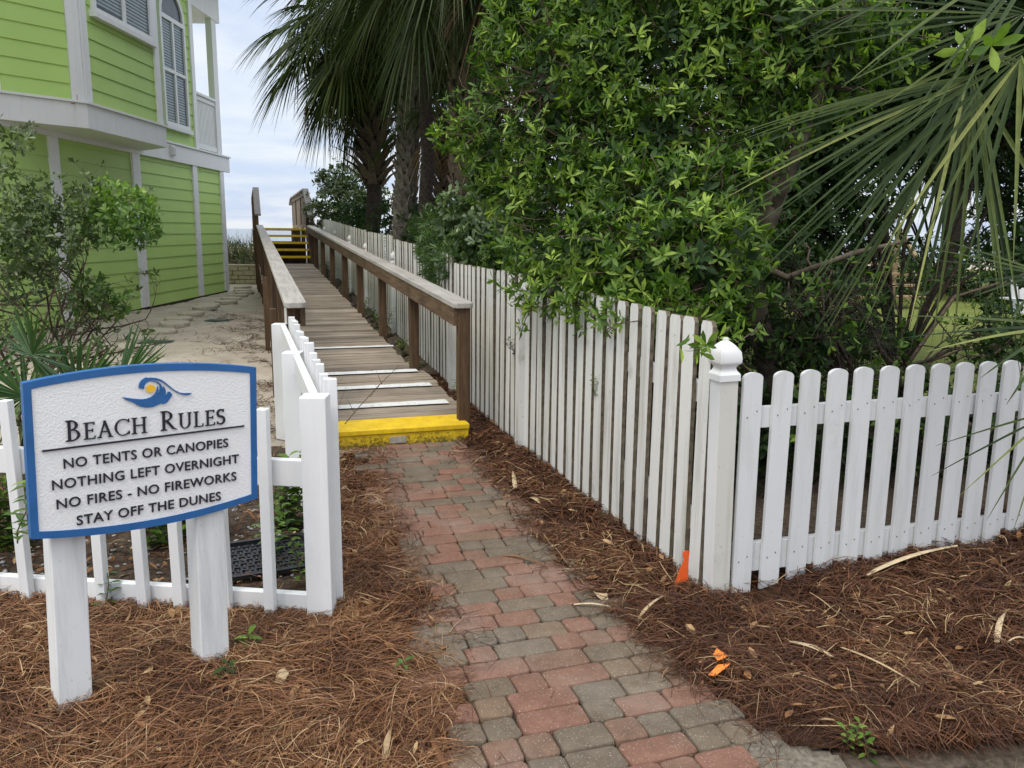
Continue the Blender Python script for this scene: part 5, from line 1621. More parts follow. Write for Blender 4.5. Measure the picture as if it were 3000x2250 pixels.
def palm(label, foot, top, hub_up, r0, r1, n, boots=None, smooth=True, seed=1, nfr=30, dead=.15, lo=-78, bootmat='boot', scale=1.0, clear=None):
    random.seed(seed)
    foot, top = Vector(foot), Vector(top)
    root = empty('palm_tree', foot, label, 'palm')
    mb = MB()
    N = 16
    pts = [foot.lerp(top, k / N) + Vector((.03 * math.sin(k * .9 + seed), .02 * math.cos(k * .7), 0)) for k in range(N + 1)]
    pts[0].z -= .1
    rr = [(r0 + (r1 - r0) * k / N) * (1 + .05 * math.sin(k * 2.2 + seed)) for k in range(N + 1)]
    mb.tube(pts, rr, 14)
    mb.build('trunk', M['palm_bark'], root, smooth=True)
    if boots:
        b0, b1, blen, flare, step = boots
        mb = MB(); H = (top - foot).length; axis = (top - foot).normalized()
        h = b0 * H; ph = 0.0
        while h < b1 * H:
            f = h / H; c = foot.lerp(top, f); r = r0 + (r1 - r0) * f
            out_ = Vector((math.cos(ph), math.sin(ph), 0)); sd = Vector((-math.sin(ph), math.cos(ph), 0))
            wd = r * 1.25; L = blen * random.uniform(.75, 1.2); fl = flare * random.uniform(.6, 1.3)
            p0 = c + out_ * (r * .85); p1 = c + out_ * (r + fl * .45 * L) + Z * L * .6; p2 = c + out_ * (r + fl * L) + Z * L
            vs = []
            for p, w_, th in ((p0, wd, .05), (p1, wd * .72, .04), (p2, wd * .42, .022)):
                vs += [p + sd * w_ / 2, p - sd * w_ / 2, p - sd * w_ / 2 * .8 + out_ * th, p + sd * w_ / 2 * .8 + out_ * th]
            fs = [(0, 1, 5, 4), (1, 2, 6, 5), (2, 3, 7, 6), (3, 0, 4, 7), (4, 5, 9, 8), (5, 6, 10, 9), (6, 7, 11, 10), (7, 4, 8, 11), (8, 9, 10, 11)]
            mb.add(vs, fs)
            h += step; ph += 2.399
        mb.build('leaf_boots', M[bootmat], root)
    hub = top + Z * hub_up
    ph = seed
    for k in range(nfr):
        f = (k + .5) / nfr
        el = 82 - (82 - lo) * f ** .68
        if clear and math.cos(ph) > -.55: el = max(el, clear)       # old fronds on the crowded side have been cut
        cand = sorted(FT, key=lambda q: abs(q[0] - el) + random.uniform(0, 6))[0]
        isdead = cand[2] is not None and random.random() < dead
        o = link('dead_frond' if isdead else 'frond', cand[2] if isdead else cand[1], root)
        o.location = hub - Z * .25 * f + Vector((math.cos(ph), math.sin(ph), 0)) * .1
        s = scale * random.uniform(.88, 1.12)
        o.scale = (s, s, s)
        o.rotation_euler = (0, 0, ph)
        ph += 2.399 + random.uniform(-.25, .25)
    return root
def gx(x, Y): 
    p = atd(x, 500, Y); return Vector((p.x, Y, float(gz(p.x, Y))))
p1 = palm('palm with flared spiky boots high on a smooth lower trunk, nearest the stairs', gx(804, 17), atd(806, 70, 17), .35, .135, .20, 0, (.40, .97, .36, 1.15, .022), seed=3, nfr=80, bootmat='boot_dark', dead=.2, lo=-57, scale=1.06, clear=-16)
for q_, (x_, y_, ph_, sc_) in enumerate(((800, 215, 3.0, .62), (775, 175, 3.3, .8), (700, 120, 3.1, .75))):      # old leaves hanging low on the seaward side
    o = link('dead_frond' if q_ == 2 else 'frond', [q for q in FT if q[0] == -58][q_ % 2][2 if q_ == 2 else 1], p1)
    o.location = atd(x_, y_, 17); o.rotation_euler = (0, 0, ph_); o.scale = (sc_, sc_, sc_)
palm('palm with grey criss cross leaf boots along its whole trunk', gx(866, 15.5), atd(897, -10, 15.5), .4, .135, .14, 0, (.0, .99, .24, .40, .018), seed=5, nfr=48, bootmat='boot', dead=.2, lo=-24)
palm('smooth dark palm trunk just right of the criss cross one', gx(915, 14), atd(925, -110, 14), .4, .115, .11, 0, (.9, 1.0, .3, .7, .03), seed=8, nfr=36, dead=.25, lo=-26)
palm('slim dark palm behind with a brown skirt of dead fronds', gx(948, 15.2), atd(962, 250, 15.2), .3, .10, .10, 0, (.4, .98, .28, .6, .03), seed=11, nfr=16, dead=1.0, bootmat='boot_dark', lo=-78, scale=.62)
palm('thick dark palm trunk behind the variegated shrub', gx(1010, 12), atd(1012, -120, 12), .4, .20, .18, 0, (.35, 1.0, .25, .35, .03), seed=14, nfr=34, dead=.3, bootmat='boot_dark', lo=-40)
palm('tall greyish palm trunk rising behind the bright shrub', gx(1062, 10.5), atd(1068, -260, 10.5), .4, .125, .12, 0, None, seed=17, nfr=26, dead=.3)
random.seed(21)

# ---- dark trees and shrubs inside the yard
_, NL['t1'] = shrub('evergreen_tree', 'dark evergreen tree filling the top of the yard behind the bright shrub', 'tree', (2.6, 9.5, .2),
      [((1.6, 9.0, 4.0), .9), ((2.8, 8.6, 3.6), .9), ((2.2, 8.2, 4.9), 1.0), ((3.6, 8.8, 4.6), 1.0), ((.7, 9.6, 3.5), .9), ((.2, 10, 4.7), 1.0), ((1.2, 9.2, 2.5), .75), ((2.3, 8.8, 2.2), .75), ((.2, 9.9, 2.3), .7), ((3.1, 8.4, 2.6), .6), ((4.1, 8.6, 2.9), .55), ((3.4, 8.0, 3.6), .8), ((4.2, 7.6, 4.2), .8)], 40, .12, .34, 7, 'leaf_dark', 61, r0=.09, bark='bark_dark', shell=.3)
_, NL['t2'] = shrub('evergreen_tree', 'dark evergreen tree beside the fan palm at the right edge', 'tree', (6.4, 9.4, .2),
      [((5.2, 8.4, 4.1), 1.0), ((6.6, 8.8, 3.8), 1.0), ((4.6, 8.0, 3.6), .7), ((6.0, 8.2, 5.0), 1.1), ((7.4, 9, 3.0), .9), ((7.6, 9.4, 1.9), .8), ((4.4, 8.4, 4.9), 1.0), ((6.9, 8.6, 2.6), .6), ((5.6, 8.0, 3.1), .55), ((4.8, 8.3, 2.7), .4), ((6.4, 8.2, 2.2), .3)], 40, .12, .34, 7, 'leaf_dark', 62, r0=.09, bark='bark_dark', shell=.3)
_, NL['t3'] = shrub('evergreen_tree', 'dark small leaved tree between bright shrub and fan palm, low limbs over the lawn', 'tree', (3.9, 8.2, .2),
      [pb(1760, 480, 8.0, .45), pb(1840, 545, 8.6, .34), pb(1890, 470, 9.0, .42), pb(1700, 400, 8.0, .5), pb(1800, 350, 8, .6), pb(1900, 300, 8.5, .6), pb(2000, 285, 8.5, .5), pb(2100, 320, 9, .5), pb(2190, 430, 9, .42), pb(2230, 330, 9, .5), pb(1760, 230, 8, .6), pb(1900, 150, 8.5, .7), pb(2080, 180, 9, .7), pb(2200, 200, 9, .6), pb(1740, 590, 7.8, .34), pb(2180, 540, 9.5, .3)], 58, .085, .32, 7, 'leaf_dark', 68, r0=.022, bark='bark_dark', shell=.2, fine=8)
_, NL['h1'] = shrub('yard_hedge', 'dark hedge at the far side of the lawn left of the wooden yard steps', 'hedge', (2.6, 15, .3),
      [((1.2, 14.5, 1.0), 1.0), ((2.6, 14.8, .95), .9), ((.2, 13.6, 1.2), 1.0), ((3.6, 13.4, .75), .7), ((1.8, 12.4, 1.2), .9), ((3.1, 12.2, 1.1), .7), ((2.4, 11.2, 1.0), .7), ((4.3, 15.8, 1.1), .8), ((3.9, 14.6, 1.3), .8), ((5.2, 16.9, 1.0), .8), ((4.6, 13.2, .9), .6), ((4.2, 17.6, .9), .85), ((6.0, 17.8, .85), .8), ((6.8, 18.2, .8), .75), ((7.6, 18.0, .8), .75)], 30, .11, .36, 6, 'leaf_dark', 63, r0=.03, fine=3)
_, NL['h2'] = shrub('yard_hedge', 'dark hedge at the far side of the lawn behind the white chair', 'hedge', (9.5, 17, .3),
      [((8.6, 16.6, .6), .75), ((9.6, 16.4, .7), .8), ((9.0, 17.8, .9), .8), ((10.2, 17.8, 1.0), .8), ((8.2, 18.2, .8), .7), ((11.6, 17.4, 1.0), .9), ((13, 16.4, 1.0), 1.0), ((10.8, 16.4, .8), .9), ((7.9, 17.2, .6), .7), ((12, 16, 1.0), 1.0), ((11.4, 15.4, 1.6), .8)], 22, .11, .36, 6, 'leaf_dark', 64, r0=.03, fine=3)
_, NL['h3'] = shrub('small_tree', 'small dark tree with open crown against the sky beyond the lawn', 'tree', (9.8, 19, .5),
      [((9.6, 18.8, 3.2), .8), ((8.4, 18.8, 3.9), .8), ((10.8, 19, 3.0), .9), ((11.8, 18.6, 2.4), .8), ((7.2, 19, 3.6), .8), ((6.2, 19, 3.0), .85), ((5.4, 19, 2.3), .9), ((4.2, 18.5, 2.2), .9), ((6.6, 19, 1.9), .8), ((7.8, 19, 1.7), .7), ((10.9, 18.8, 1.7), .8), ((12.4, 18.4, 1.6), .8), ((10, 18.6, 4.4), 1.0), ((8.0, 18.9, 4.9), .9), ((4.6, 18, 3.4), .9), ((6.4, 18.6, 4.6), .9)], 17, .12, .36, 6, 'leaf_dark', 65, r0=.026, bark='bark_dark', fine=6)
palm('dark palm trunk standing alone beyond the lawn against the sky', Vector((9.35, 17.9, .5)), (9.5, 18, 4.6), .3, .19, .17, 0, None, seed=23, nfr=24, dead=.3, bootmat='boot_dark')

# ---- bare twiggy understorey behind the street fence
def thicket():
    g = np.random.default_rng(91)
    base = Vector((1.95, 4.75, .12))
    root = empty('bare_thicket', base, 'tangle of bare dark branches with few leaves behind the street fence', 'shrub')
    mb = MB(); ends = []
    def grow(p, d, L, r, lev):
        pts = [p]
        for k in range(4):
            d = (d + Vector((random.gauss(0, .22), random.gauss(0, .22), random.gauss(0, .2)))).normalized()
            p = p + d * L / 4; pts.append(p)
        mb.tube(pts, [r * (1 - .12 * i) for i in range(5)], 5 if lev < 2 else 3, cap=False)
        if lev >= 4: ends.append((pts[-1], d)); return
        for _ in range(3 if lev else 4):
            q = pts[random.choice((2, 3, 4))]
            dd = (d + Vector((random.gauss(0, .8), random.gauss(.1, .6), random.gauss(0, .5)))).normalized()
            grow(q, dd, L * random.uniform(.55, .82), r * .58, lev + 1)
    for x, y, Y, L, r in ((1720, 640, 5.2, .9, .022), (1850, 600, 5.4, 1.0, .026), (1960, 640, 5.4, 1.0, .026), (2060, 620, 5.6, 1.0, .024), (1780, 700, 4.8, .7, .015), (1900, 720, 4.9, .8, .015), (2130, 690, 5.4, .9, .02), (1680, 720, 4.8, .7, .014)):
        b0 = base + Vector((random.uniform(-.6, 1.6), random.uniform(0, .7), 0))
        c = atd(x, y, Y); d = (c - b0); grow(b0, d.normalized(), L * .8, r, 0)
    mb.build('branches', M['bark_dark'], root, smooth=True)
    E = np.array([tuple(e[0]) for e in ends]); Dd = np.array([tuple(e[1]) for e in ends])
    E2 = E[E[:, 2] < 1.5]; Dd = Dd[E[:, 2] < 1.5]
    k = g.uniform(0, 1, len(E2)) < .30
    ps, ax, nr, L = whorl_leaves(E2[k], Dd[k], 5, .06, (.5, 1.3), g, .3)
    link('foliage', leaves_mesh('foliage', ps, ax, nr, L, L * .32, M['leaf_bright'], g.normal(.3, .22, len(ps)), .2), root)
    return len(ends)
NL['thicket'] = thicket()
_, NL['hh'] = shrub('hedge_bush', 'dense dark bush low behind the street fence pickets', 'shrub', (2.2, 5.3, .1),
      [((1.25, 4.75, .40), .38), ((1.8, 4.9, .42), .40), ((2.5, 5.1, .40), .42), ((3.2, 5.3, .42), .42), ((3.9, 5.4, .55), .5), ((4.7, 5.6, .7), .6), ((1.0, 5.6, .6), .5), ((1.0, 6.6, .8), .6), ((1.4, 5.9, .9), .5), ((.5, 7.6, .9), .6), pb(1700, 640, 6.8, .35), pb(1775, 690, 6.6, .34), pb(1680, 560, 7.2, .36), pb(1860, 720, 6.2, .22), pb(1750, 560, 8.2, .32), pb(1820, 640, 7.4, .26), pb(2160, 725, 6.0, .28), pb(2235, 730, 6.5, .30), pb(2250, 560, 7, .4), pb(1665, 480, 7.6, .34), pb(1850, 665, 6.5, .30), pb(1905, 730, 5.8, .2), pb(1820, 745, 5.6, .24), pb(1740, 745, 5.3, .28), pb(1690, 710, 5.2, .25), pb(2180, 745, 5.6, .2)], 60, .075, .34, 6, 'leaf_dark', 66, r0=.015, fine=4, shell=.2)

# ---- fan palm with its fronds reaching in from the right
def fan_palm():
    root = empty('fan_palm', (3.9, 4.6, .1), 'fan palm whose long pale green leaflets reach in over the street fence', 'palm')
    mb = MB()
    crown = Vector((3.75, 4.5, 1.75))
    mb.tube([(3.9, 4.6, .0), (3.85, 4.56, .8), crown], [.17, .16, .15], 12)
    mb.build('trunk', M['palm_bark'], root, smooth=True)
    g = np.random.default_rng(17)
    specs = [  # hub pixel and depth, far-end pixel and depth, leaf length, droop, span, leaflets, width
        ((2150, 120, 3.75), (1760, 480, 3.7), 1.15, .10, 55, 24, .016),
        ((2140, 130, 3.9), (1900, 640, 3.8), 1.15, .16, 42, 17, .019),
        ((2230, 60, 3.3), (2090, 420, 3.2), .80, .12, 60, 15, .017),
        ((2290, 590, 3.4), (2060, 600, 3.3), .50, .05, 40, 6, .017),
        ((2330, 690, 3.1), (2080, 790, 2.95), .55, .08, 45, 6, .016),
        ((2280, 20, 3.6), (1980, 60, 3.6), .95, .05, 50, 14, .016),
        ((2300, 860, 3.0), (2100, 1100, 2.95), .45, .05, 35, 6, .008),
        ((2330, -120, 3.6), (2060, -60, 3.6), 1.1, .2, 60, 20, .018),
    ]
    for (h, e, L, dr, sp, nl, wd) in specs:
        H = atd(*h); E = atd(*e)
        fw = (E - H).normalized()
        view = (Vector((0, 0, EYE)) - H).normalized()
        nr = (view * .55 + Z * .6 - fw * (view * .55 + Z * .6).dot(fw)).normalized()
        fv = fan_verts(H, fw, nr, L, nl, wd, sp, dr, .3, g=g, fold=.3, jitter=.05, split=.30, segs=6)
        pet = [crown + Vector((0, 0, .05)), crown.lerp(H, .4) + Z * .22, crown.lerp(H, .75) + Z * .12, H]
        if (crown - H).length < .3: pet = [crown, H]
        link('frond', fan_mesh('frond', M['frond_near'], pet, fv, .012), root)
    for k in range(7):     # the rest of the crown, mostly beyond the frame
        ph = -1.3 + k * .38
        q = FT[(k * 3) % 14][1]
        o = link('frond', q, root); o.location = crown; o.rotation_euler = (0, 0, ph); o.scale = (.8, .8, .8)
fan_palm()

# ---- palmetto beside the sign, dune plants, small weeds
def palmetto():
    root = empty('palmetto', atd(80, 900, 4.6), 'low fan leaved palmetto rising behind the beach rules sign', 'palm')
    root.location.z = 0
    g = np.random.default_rng(19)
    base = Vector((root.location.x + .1, 4.7, .05))
    for h, fw, nr, L, sp, nl, droop in (((68, 770, 4.5), (.5, -.35, .55), (.1, -1, .35), .38, 128, 32, .06), ((245, 850, 4.5), (.55, .1, .75), (-.3, -.9, .3), .46, 30, 13, .03), ((170, 870, 4.6), (.1, .1, 1), (.2, -1, .1), .42, 36, 12, .04),
                                        ((60, 860, 4.7), (-.5, -.2, .3), (.1, -1, .6), .40, 100, 20, .15), ((140, 840, 4.8), (.9, .2, .25), (-.1, -.5, .9), .42, 60, 14, .12), ((-40, 830, 4.8), (-.3, 0, .9), (.1, -1, .3), .45, 90, 20, .08)):
        H = atd(*h)
        link('frond', fan_mesh('frond', M['palmetto'], [base, base.lerp(H, .5) + Z * .05, H], fan_verts(H, fw, nr, L * .9, nl, .024, sp, droop, .15, g=g, fold=.35, split=.4, segs=5), .006), root)
palmetto()

def blades(name, mat, centres, n, h, seed, label, cat, base, wd=.004, spread=.25):
    g = np.random.default_rng(seed)
    C = np.array(centres)[g.integers(0, len(centres), n)]
    p = C + np.stack([g.normal(0, spread, n), g.normal(0, spread, n), np.zeros(n)], -1)
    p[:, 2] = gz(p[:, 0], p[:, 1])
    a = g.uniform(0, 2 * PI, n); L = h * g.uniform(.6, 1.15, n); lean = g.uniform(.1, .7, n)
    s = np.linspace(0, 1, 5)
    hx = (L * lean)[:, None] * s ** 1.8; hz = L[:, None] * (s - .25 * s ** 2.4)
    c = np.stack([p[:, 0:1] + np.cos(a)[:, None] * hx, p[:, 1:2] + np.sin(a)[:, None] * hx, p[:, 2:3] + hz], -1)
    sd = np.stack([-np.sin(a), np.cos(a), 0 * a], -1)[:, None, :] * (wd * (1 - .85 * s))[None, :, None]
    v = np.concatenate([c + sd, c - sd], 1)
    f = [(k, k + 1, 5 + k + 1, 5 + k) for k in range(4)]
    o = link(name, np_mesh(name, v, f, 10, mat, np.clip(g.normal(.5, .25, n), 0, 1), smooth=False))
    return tag(o, label, cat)
_, NL['dune'] = shrub('dune_shrub', 'brown green dune scrub above the block wall beside the house corner', 'shrub', (-8.1, 26.5, .7),
      [((-8.0, 25.2, .60), .5), ((-8.8, 25.4, .75), .55), ((-7.4, 25.6, .55), .42), ((-8.3, 26.4, .7), .5), ((-9.6, 25.8, .9), .65), ((-7.6, 26.6, .5), .45)], 40, .12, .22, 6, 'leaf_olive', 67, (.3, 1.2), .012, 12)
tag(blades('dune_grass', M['dune_grass'], [(-8.7, 25.6, 0), (-8.6, 26.4, 0), (-9.3, 26, 0)], 500, .95, 68, 'tall dry dune grass between house corner and boardwalk', 'grass', None, .008, .5), kind='stuff')

def weed(name, label, foot, h, n, leaf, mat, seed, ratio=.42, lean=(0, 0), red=False, pairs=True):
    g = np.random.default_rng(seed)
    foot = Vector(foot)
    root = empty(name, foot, label, 'plant')
    mb = MB()
    P, A, Nn = [], [], []
    for st in range(n):
        d = Vector((random.gauss(lean[0], .22), random.gauss(lean[1], .22), 1)).normalized()
        f0 = foot + Vector((random.gauss(0, .025), random.gauss(0, .025), 0)) * (1 if n > 1 else 0)
        H = h * random.uniform(.7, 1.0)
        pts = [f0 - Z * .02]
        for k in range(5): pts.append(pts[-1] + (d + Vector((random.gauss(0, .12), random.gauss(0, .12), 0))) * H / 5)
        mb.tube(pts, [.0032, .0028, .0024, .002, .0017, .0013], 4)
        m = max(4, int(H / (leaf * .38)))
        ph = random.uniform(0, 6)
        for k in range(m):
            t = (k + 1) / m * 4.99; i = int(t); q = pts[i].lerp(pts[i + 1], t - i)
            for s_ in (0, PI):
                an = ph + s_ + k * 1.57
                P.append(q); A.append(Vector((math.cos(an), math.sin(an), random.uniform(.1, .6)))); Nn.append(Z + Vector((0, 0, .1)))
    mb.build('stem', M['bark_twig'], root)
    P = np.array([tuple(x) for x in P]); A = np.array([tuple(x) for x in A]); Nn = np.array([tuple(x) for x in Nn])
    L = leaf * g.uniform(.6, 1.2, len(P))
    link('leaves', leaves_mesh('leaves', P, A, Nn, L, L * ratio, M[mat], g.normal(.5, .2, len(P)), .25), root)
    return root
def G0(x, y, z=0.0):
    d = ray(x * D, y * D); p = Vector((0, 0, EYE)) + d * ((z - EYE) / d.z); return p
random.seed(31)
weed('leafy_weed', 'bright leafy weed behind the low fence between the two sign posts', G0(300, 1235, .02) + Vector((0, .25, .03)), .30, 6, .09, 'leaf_bright', 1)
weed('leafy_weed', 'taller dark leafy weed behind the low fence beside the right sign post', G0(375, 1240, .02) + Vector((0, .32, .03)), .46, 9, .09, 'leaf_bright', 2)
weed('leafy_weed', 'bushy weed behind the low fence at the left picture edge', (-2.45, 3.8, .05), .45, 12, .085, 'leaf_bright', 3)
weed('leafy_weed', 'reddish tipped sprig poking past the left edge of the sign', (-1.85, 2.92, .45), .28, 2, .07, 'leaf_lime', 4, lean=(.2, 0))
weed('leafy_weed', 'leafy weed inside the fence corner beside the last thin picket', (-1.18, 4.1, .05), .46, 9, .085, 'leaf_bright', 5)
weed('leafy_weed', 'small weed over the black plastic tray', (-1.13, 3.72, .08), .20, 3, .055, 'leaf_lime', 6)
weed('sprig', 'small sprig in front of the lower fence rail between sign posts', G0(233, 1300, .03) - Vector((0, .02, 0)), .17, 1, .05, 'leaf_lime', 7)
weed('sprig', 'tiny green sprig at the foot of the right sign post', G0(488, 1452, .05), .05, 1, .05, 'leaf_dark', 8)
weed('sprig', 'two leaved green sprig on pine straw below the end fence post', G0(537, 1385, .05), .05, 1, .055, 'leaf_bright', 9)
weed('sprig', 'small bright sprig in pine straw left of the brick path', G0(866, 1445, .05), .06, 1, .04, 'leaf_lime', 10)
weed('sprig', 'small weed in bare soil at the street edge', G0(1862, 1625, .02), .10, 3, .035, 'leaf_bright', 11)
weed('sprig', 'sprig growing out of the picket fence halfway to the second post', FO + U * 1.25 - V * .045 + Z * .70, .12, 1, .04, 'leaf_bright', 12, lean=(-.3, -.2))
weed('sprig', 'young plants between ramp and fence beside the second rail post', W_(2.75, .14, .12), .34, 4, .07, 'leaf_bright', 13)
weed('sprig', 'young plants between ramp and fence near the third rail post', W_(4.9, .14, .25), .42, 4, .085, 'leaf_bright', 14)
weed('sprig', 'leafy sprigs at the fence foot right of the ramp end post', W_(1.2, .32, .10), .20, 3, .06, 'leaf_bright', 15)
weed('sprig', 'thin green stems by the railing near the far stairs', W_(11.6, .16, .5), .5, 4, .09, 'leaf_fine', 16, .25)
weed('vine', 'short vine on the long fence near the second tall post', FO + U * 2.75 - V * .05 + Z * .72, .16, 2, .05, 'leaf_dark', 17, lean=(-.2, 0))
weed('vine', 'vine climbing inside the low fence corner post', (-.93, 3.42, .1), .42, 2, .05, 'leaf_bright', 18)
weed('sprig', 'green sprig rooted at the lower left of the street fence corner, in straw', G0(700, 1060, .0), .10, 1, .06, 'leaf_bright', 19)

for k_, (t_, h_) in enumerate(((3.5, .22), (5.8, .26), (6.9, .3), (8.4, .25), (9.6, .34), (12.9, .4), (13.8, .3))):
    weed('sprig', 'young plants between ramp and fence, ' + ('third', 'fourth', 'fifth', 'sixth', 'seventh', 'eighth', 'ninth')[k_] + ' clump from the street', W_(t_, .17, deckz(t_) - .12), h_, 4, .08, 'leaf_dark' if k_ % 2 else 'leaf_bright', 100 + k_)
tag(blades('verge_grass', M['dune_grass'], [(1.75, 2.22, 0), (1.95, 2.26, 0), (2.3, 2.24, 0), (1.5, 2.18, 0)], 130, .045, 71, 'thin dry grass tufts in the bare soil at the street edge', 'grass', None, .0012, .07), kind='stuff')

# ------------------------------------------------------------------ small things on the ground
def strip(name, label, cat, a, b_, wd, mat, z=.05, curve=.1, twist=.4):
    p0, p1 = G0(*a, z), G0(*b_, z)
    hf = right_h if p0.x > Lx(np.array(p0.y)) + .3 else left_h
    for p in (p0, p1): p.z = float(hf(p.x, p.y)) + .030
    mb = MB(); N = 9
    d = (p1 - p0).normalized(); s = Vector((-d.y, d.x, 0))
    vs = []
    for k in range(N):
        t = k / (N - 1); c = p0.lerp(p1, t) + s * curve * .28 * (p1 - p0).length * 4 * t * (1 - t) + Z * .012 * math.sin(PI * t)
        w_ = wd * (.35 + .65 * math.sin(PI * min(1, t * .8 + .25)))
        tw = twist * (t - .5)
        sv = s * math.cos(tw) + Z * math.sin(tw)
        vs += [c - sv * w_ / 2, c + Z * .004, c + sv * w_ / 2, c - Z * .004]
    fs = [(k * 4 + i, k * 4 + (i + 1) % 4, k * 4 + 4 + (i + 1) % 4, k * 4 + 4 + i) for k in range(N - 1) for i in range(4)] + [(0, 1, 2, 3), tuple(4 * N - 4 + i for i in (3, 2, 1, 0))]
    mb.add(vs, fs, 0, random.uniform(0, 1))
    return tag(mb.build(name, M[mat]), label, cat)
strip('palm_strip', 'long pale dry palm strip on the straw below the street fence', 'debris', (1868, 1272), (2062, 1225), .030, 'tan_strip')
strip('palm_strip', 'pale split stick on the straw right of the orange scraps', 'debris', (1706, 1390), (1800, 1428), .030, 'tan_strip', curve=.04)
strip('palm_strip', 'thin tan strip running diagonally beside the pale split stick', 'debris', (1815, 1412), (1985, 1500), .012, 'tan_strip', curve=.05)
strip('palm_strip', 'short upright looking tan strip at the right picture edge', 'debris', (2150, 1415), (2168, 1358), .022, 'tan_strip')
strip('palm_strip', 'short tan chip on straw at the far right edge', 'debris', (2172, 1418), (2212, 1415), .010, 'tan_strip')
strip('palm_strip', 'curved tan strip on straw left of the orange flag', 'debris', (1375, 1340), (1440, 1292), .016, 'tan_strip', curve=.12)
strip('palm_strip', 'thin curved strip crossing the right edge of the brick path', 'debris', (1240, 1302), (1320, 1308), .012, 'tan_strip', curve=-.08)
strip('palm_strip', 'pale wood chip standing on straw halfway along the picket fence', 'debris', (1113, 1055), (1108, 1022), .028, 'tan_strip', curve=.0)
strip('palm_strip', 'light wood chip on straw right of the brick path middle', 'debris', (1146, 1078), (1166, 1090), .035, 'tan_strip', curve=.0)
strip('palm_strip', 'broad tan palm strip in the straw at the bottom left', 'debris', (830, 1640), (845, 1570), .020, 'tan_strip', curve=.03)
strip('palm_strip', 'brown bent stalk on the left edge of the brick path in front', 'debris', (968, 1655), (925, 1560), .020, 'dry_leaf', curve=.15)
strip('palm_strip', 'curved brown twig lying on the bricks near the middle bend', 'debris', (1085, 1195), (1182, 1222), .012, 'dry_leaf', curve=.2)
strip('palm_strip', 'tan stick leaning in the bed beside the black plastic tray', 'debris', (520, 1225), (590, 1260), .03, 'tan_strip', curve=.02)
strip('palm_strip', 'brown dry leaf strip on the straw at the ramp end post', 'debris', (1035, 945), (1065, 925), .03, 'dry_leaf', curve=.05)
strip('dry_leaf', 'crumpled pale dry leaf on straw beside the brick path', 'leaf', (1288, 1278), (1312, 1290), .06, 'tan_strip', curve=.05, twist=1.6)
strip('dry_leaf', 'pale scrap of bark on straw left of the path in front', 'leaf', (606, 1470), (616, 1440), .045, 'tan_strip', curve=.0, twist=1.2)

def flag():
    p = G0(1492, 1258, .03) - V * .085 - U * .06 + Z * .03
    root = empty('survey_flag', p, 'orange survey flag on a wire at the foot of the corner fence post', 'flag')
    mb = MB(); mb.tube([p - Z * .02, p + Z * .16], [.0015, .0015], 5); mb.build('wire', M['grey_metal'], root)
    mb = MB()
    a = [(0.006, .165), (.022, .160), (.020, .12), (.024, .02), (-.03, -.03), (-.012, .05), (.004, .12), (-.004, .15)]
    mb.prism([(x * 1.35, y) for x, y in a], frame(p, Vector((.98, .2, 0)), Vector((0, -.1, 1)).normalized(), Vector((.2, -.98, 0))), -.001, .001)
    mb.build('flag_cloth', M['orange'], root)
    for pts, lab in (([(1540, 1418), (1548, 1408), (1572, 1420), (1566, 1430), (1550, 1432)], 'upper crumpled orange plastic scrap on the straw'), ([(1530, 1456), (1550, 1443), (1578, 1440), (1570, 1449), (1545, 1459)], 'lower crumpled orange plastic scrap on the straw')):
        q = [G0(x, y, .06) for x, y in pts]
        for k, v_ in enumerate(q): v_.z = float(right_h(v_.x, v_.y)) + .034 + .006 * (k % 2)
        mb = MB(); n = len(q)
        mb.add(q + [v_ + Z * .003 for v_ in q], [tuple(range(n - 1, -1, -1)), tuple(range(n, 2 * n))] + [(i, (i + 1) % n, n + (i + 1) % n, n + i) for i in range(n)])
        tag(mb.build('plastic_scrap', M['orange_scrap']), lab, 'scrap')
flag()

def tray():
    c = Vector((-1.14, 3.62, .075))
    ax = Vector((.9, .42, 0)).normalized(); ay = Vector((-.42, .9, 0)).normalized(); n_ = (Z + Vector((.05, -.10, 0))).normalized()
    ax = (ax - n_ * ax.dot(n_)).normalized(); ay = n_.cross(ax)
    root = empty('plastic_tray', c, 'black ribbed plastic tray lying in the bed inside the low fence corner', 'tray')
    fm = frame(c, ax, ay, n_)
    hw, hh = .21, .17
    out_ = []
    for (sx, sy, a0) in ((1, 1, 0), (-1, 1, 90), (-1, -1, 180), (1, -1, 270)):
        for k in range(5):
            t = math.radians(a0 + k * 22.5); out_.append((sx * (hw - .05) + .05 * math.cos(t), sy * (hh - .05) + .05 * math.sin(t)))
    mb = MB(); mb.prism(out_, fm, 0, .012)
    n = len(out_); inn = [(x * .93, y * .92) for x, y in out_]
    vs = [fm @ Vector((*p, z)) for z in (.0, .032) for p in out_] + [fm @ Vector((*p, z)) for z in (.0125, .032) for p in inn]
    fs = []
    for k in range(n):
        j = (k + 1) % n; fs += [(k, j, n + j, n + k), (n + k, n + j, 3 * n + j, 3 * n + k), (3 * n + k, 3 * n + j, 2 * n + j, 2 * n + k)]
    mb.add(vs, fs); mb.build('tray_base', M['black_plastic'], root)
    mb = MB()
    for i in range(12):
        for j in range(9):
            x, y = -.17 + i * .031, -.128 + j * .032
            if (i + j) % 2: mb.box(fm @ Vector((x, y, .016)), .026, .010, .010, ax, ay, n_)
            else: mb.box(fm @ Vector((x, y, .016)), .010, .026, .010, ax, ay, n_)
    mb.build('tread_pattern', M['black_plastic'], root)
tray()

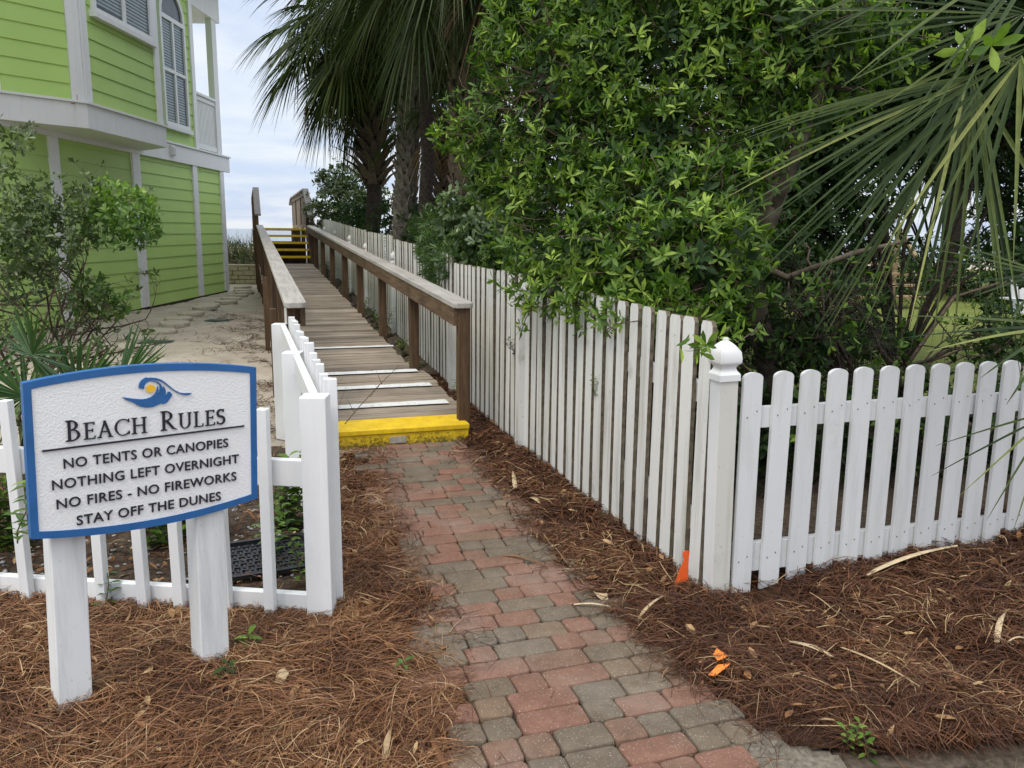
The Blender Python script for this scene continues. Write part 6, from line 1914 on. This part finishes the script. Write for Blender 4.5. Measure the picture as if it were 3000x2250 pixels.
def loose():
    # bare twig leaning over the yellow step
    a = G0(733, 930, .1); mb = MB()
    p = [a + Vector((0, -.05, 0)), atd(800, 850, 6.3), atd(850, 800, 6.9)]
    p = [a] + [a.lerp(atd(862, 790, 6.5), t) + Z * .02 * math.sin(3 * t) for t in (.3, .6, 1)]
    mb.tube(p, [.004, .0035, .003, .002], 5)
    for t, d in ((.25, Vector((-.06, .0, .12))), (.5, Vector((.08, .05, .10))), (.7, Vector((-.05, .05, .1)))):
        q = p[0].lerp(p[3], t); mb.tube([q, q + d * .6, q + d], [.0025, .002, .001], 4)
    mb.tube([a - V * .02 + Z * .02, a + Z * .16 - V * .01, a + Z * .34 + V * .06], [.003, .002, .001], 4)
    tag(mb.build('bare_twig', M['bark_twig'], smooth=True), 'bare forked twig leaning across the yellow step of the boardwalk', 'twig')
    # dark root behind the low fence
    mb = MB(); mb.tube([G0(250, 1210, .03) + Vector((0, .2, 0)), G0(285, 1160, .05) + Vector((0, .3, .1)), G0(330, 1100, .1) + Vector((.0, .4, .1)), G0(390, 1060, .1) + Vector((.1, .3, .1))], [.03, .028, .025, .018], 7)
    mb.tube([G0(285, 1160, .05) + Vector((0, .3, .1)), G0(310, 1220, .03) + Vector((0, .3, .0))], [.026, .03], 7)
    tag(mb.build('dead_branch', M['bark_dark'], smooth=True), 'dark fallen branch in the bed behind the beach rules sign', 'branch')
    # yard: wooden steps and white chair
    root = empty('yard_steps', (6.6, 15.4, .2), 'tan wooden garden steps with handrails beyond the lawn', 'stairs')
    mb = MB()
    for k in range(4):
        m = MB(); m.box((6.62, 15.0 + k * .32, .50 + k * .19), 1.75 - k * .08, .30, .045); m.build('tread', M['tan_wood'], root, bevel=.004)
    for s in (-1, 1):
        m = MB()
        x = 6.62 + s * .90
        m.box((x, 16.3, 1.1), .07, .07, 1.5)
        m.tube([(x, 15.5, 1.22), (x, 16.35, 1.80)], [.04, .04], 4)
        m.build('handrail', M['tan_wood'], root)
    root = empty('garden_chair', (7.5, 11.4, .2), 'white slatted garden chair on the lawn at the right picture edge', 'chair')
    c = Vector((7.35, 11.5, 0)); gz0 = float(gz(c.x, c.y)) + .02
    for k in range(6):
        m = MB(); x = c.x - .30 + k * .115
        m.box((x, c.y + .1 + 0, gz0 + .82), .095, .022, .80 + .03 * (2.5 - abs(k - 2.5)), Vector((1, 0, 0)), Vector((0, .96, -.26)), Vector((0, .26, .96))); m.build('back_slat', M['white'], root)
    for k in range(4):
        m = MB(); m.box((c.x, c.y - .45 + k * .13, gz0 + .40 - .01 * k), .62, .11, .022); m.build('seat_slat', M['white'], root)
    for s in (-1, 1):
        m = MB(); m.box((c.x + s * .36, c.y - .2, gz0 + .62), .12, .80, .025); m.build('armrest', M['white'], root)
        m = MB(); m.box((c.x + s * .33, c.y - .48, gz0 + .30), .03, .10, .62); m.build('leg', M['white'], root)
        m = MB(); m.box((c.x + s * .33, c.y + .05, gz0 + .24), .03, .95, .10, Vector((1, 0, 0)), Vector((0, .94, -.34)), Vector((0, .34, .94))); m.build('leg', M['white'], root)
loose()
print('leaves', NL, len(bpy.data.objects))
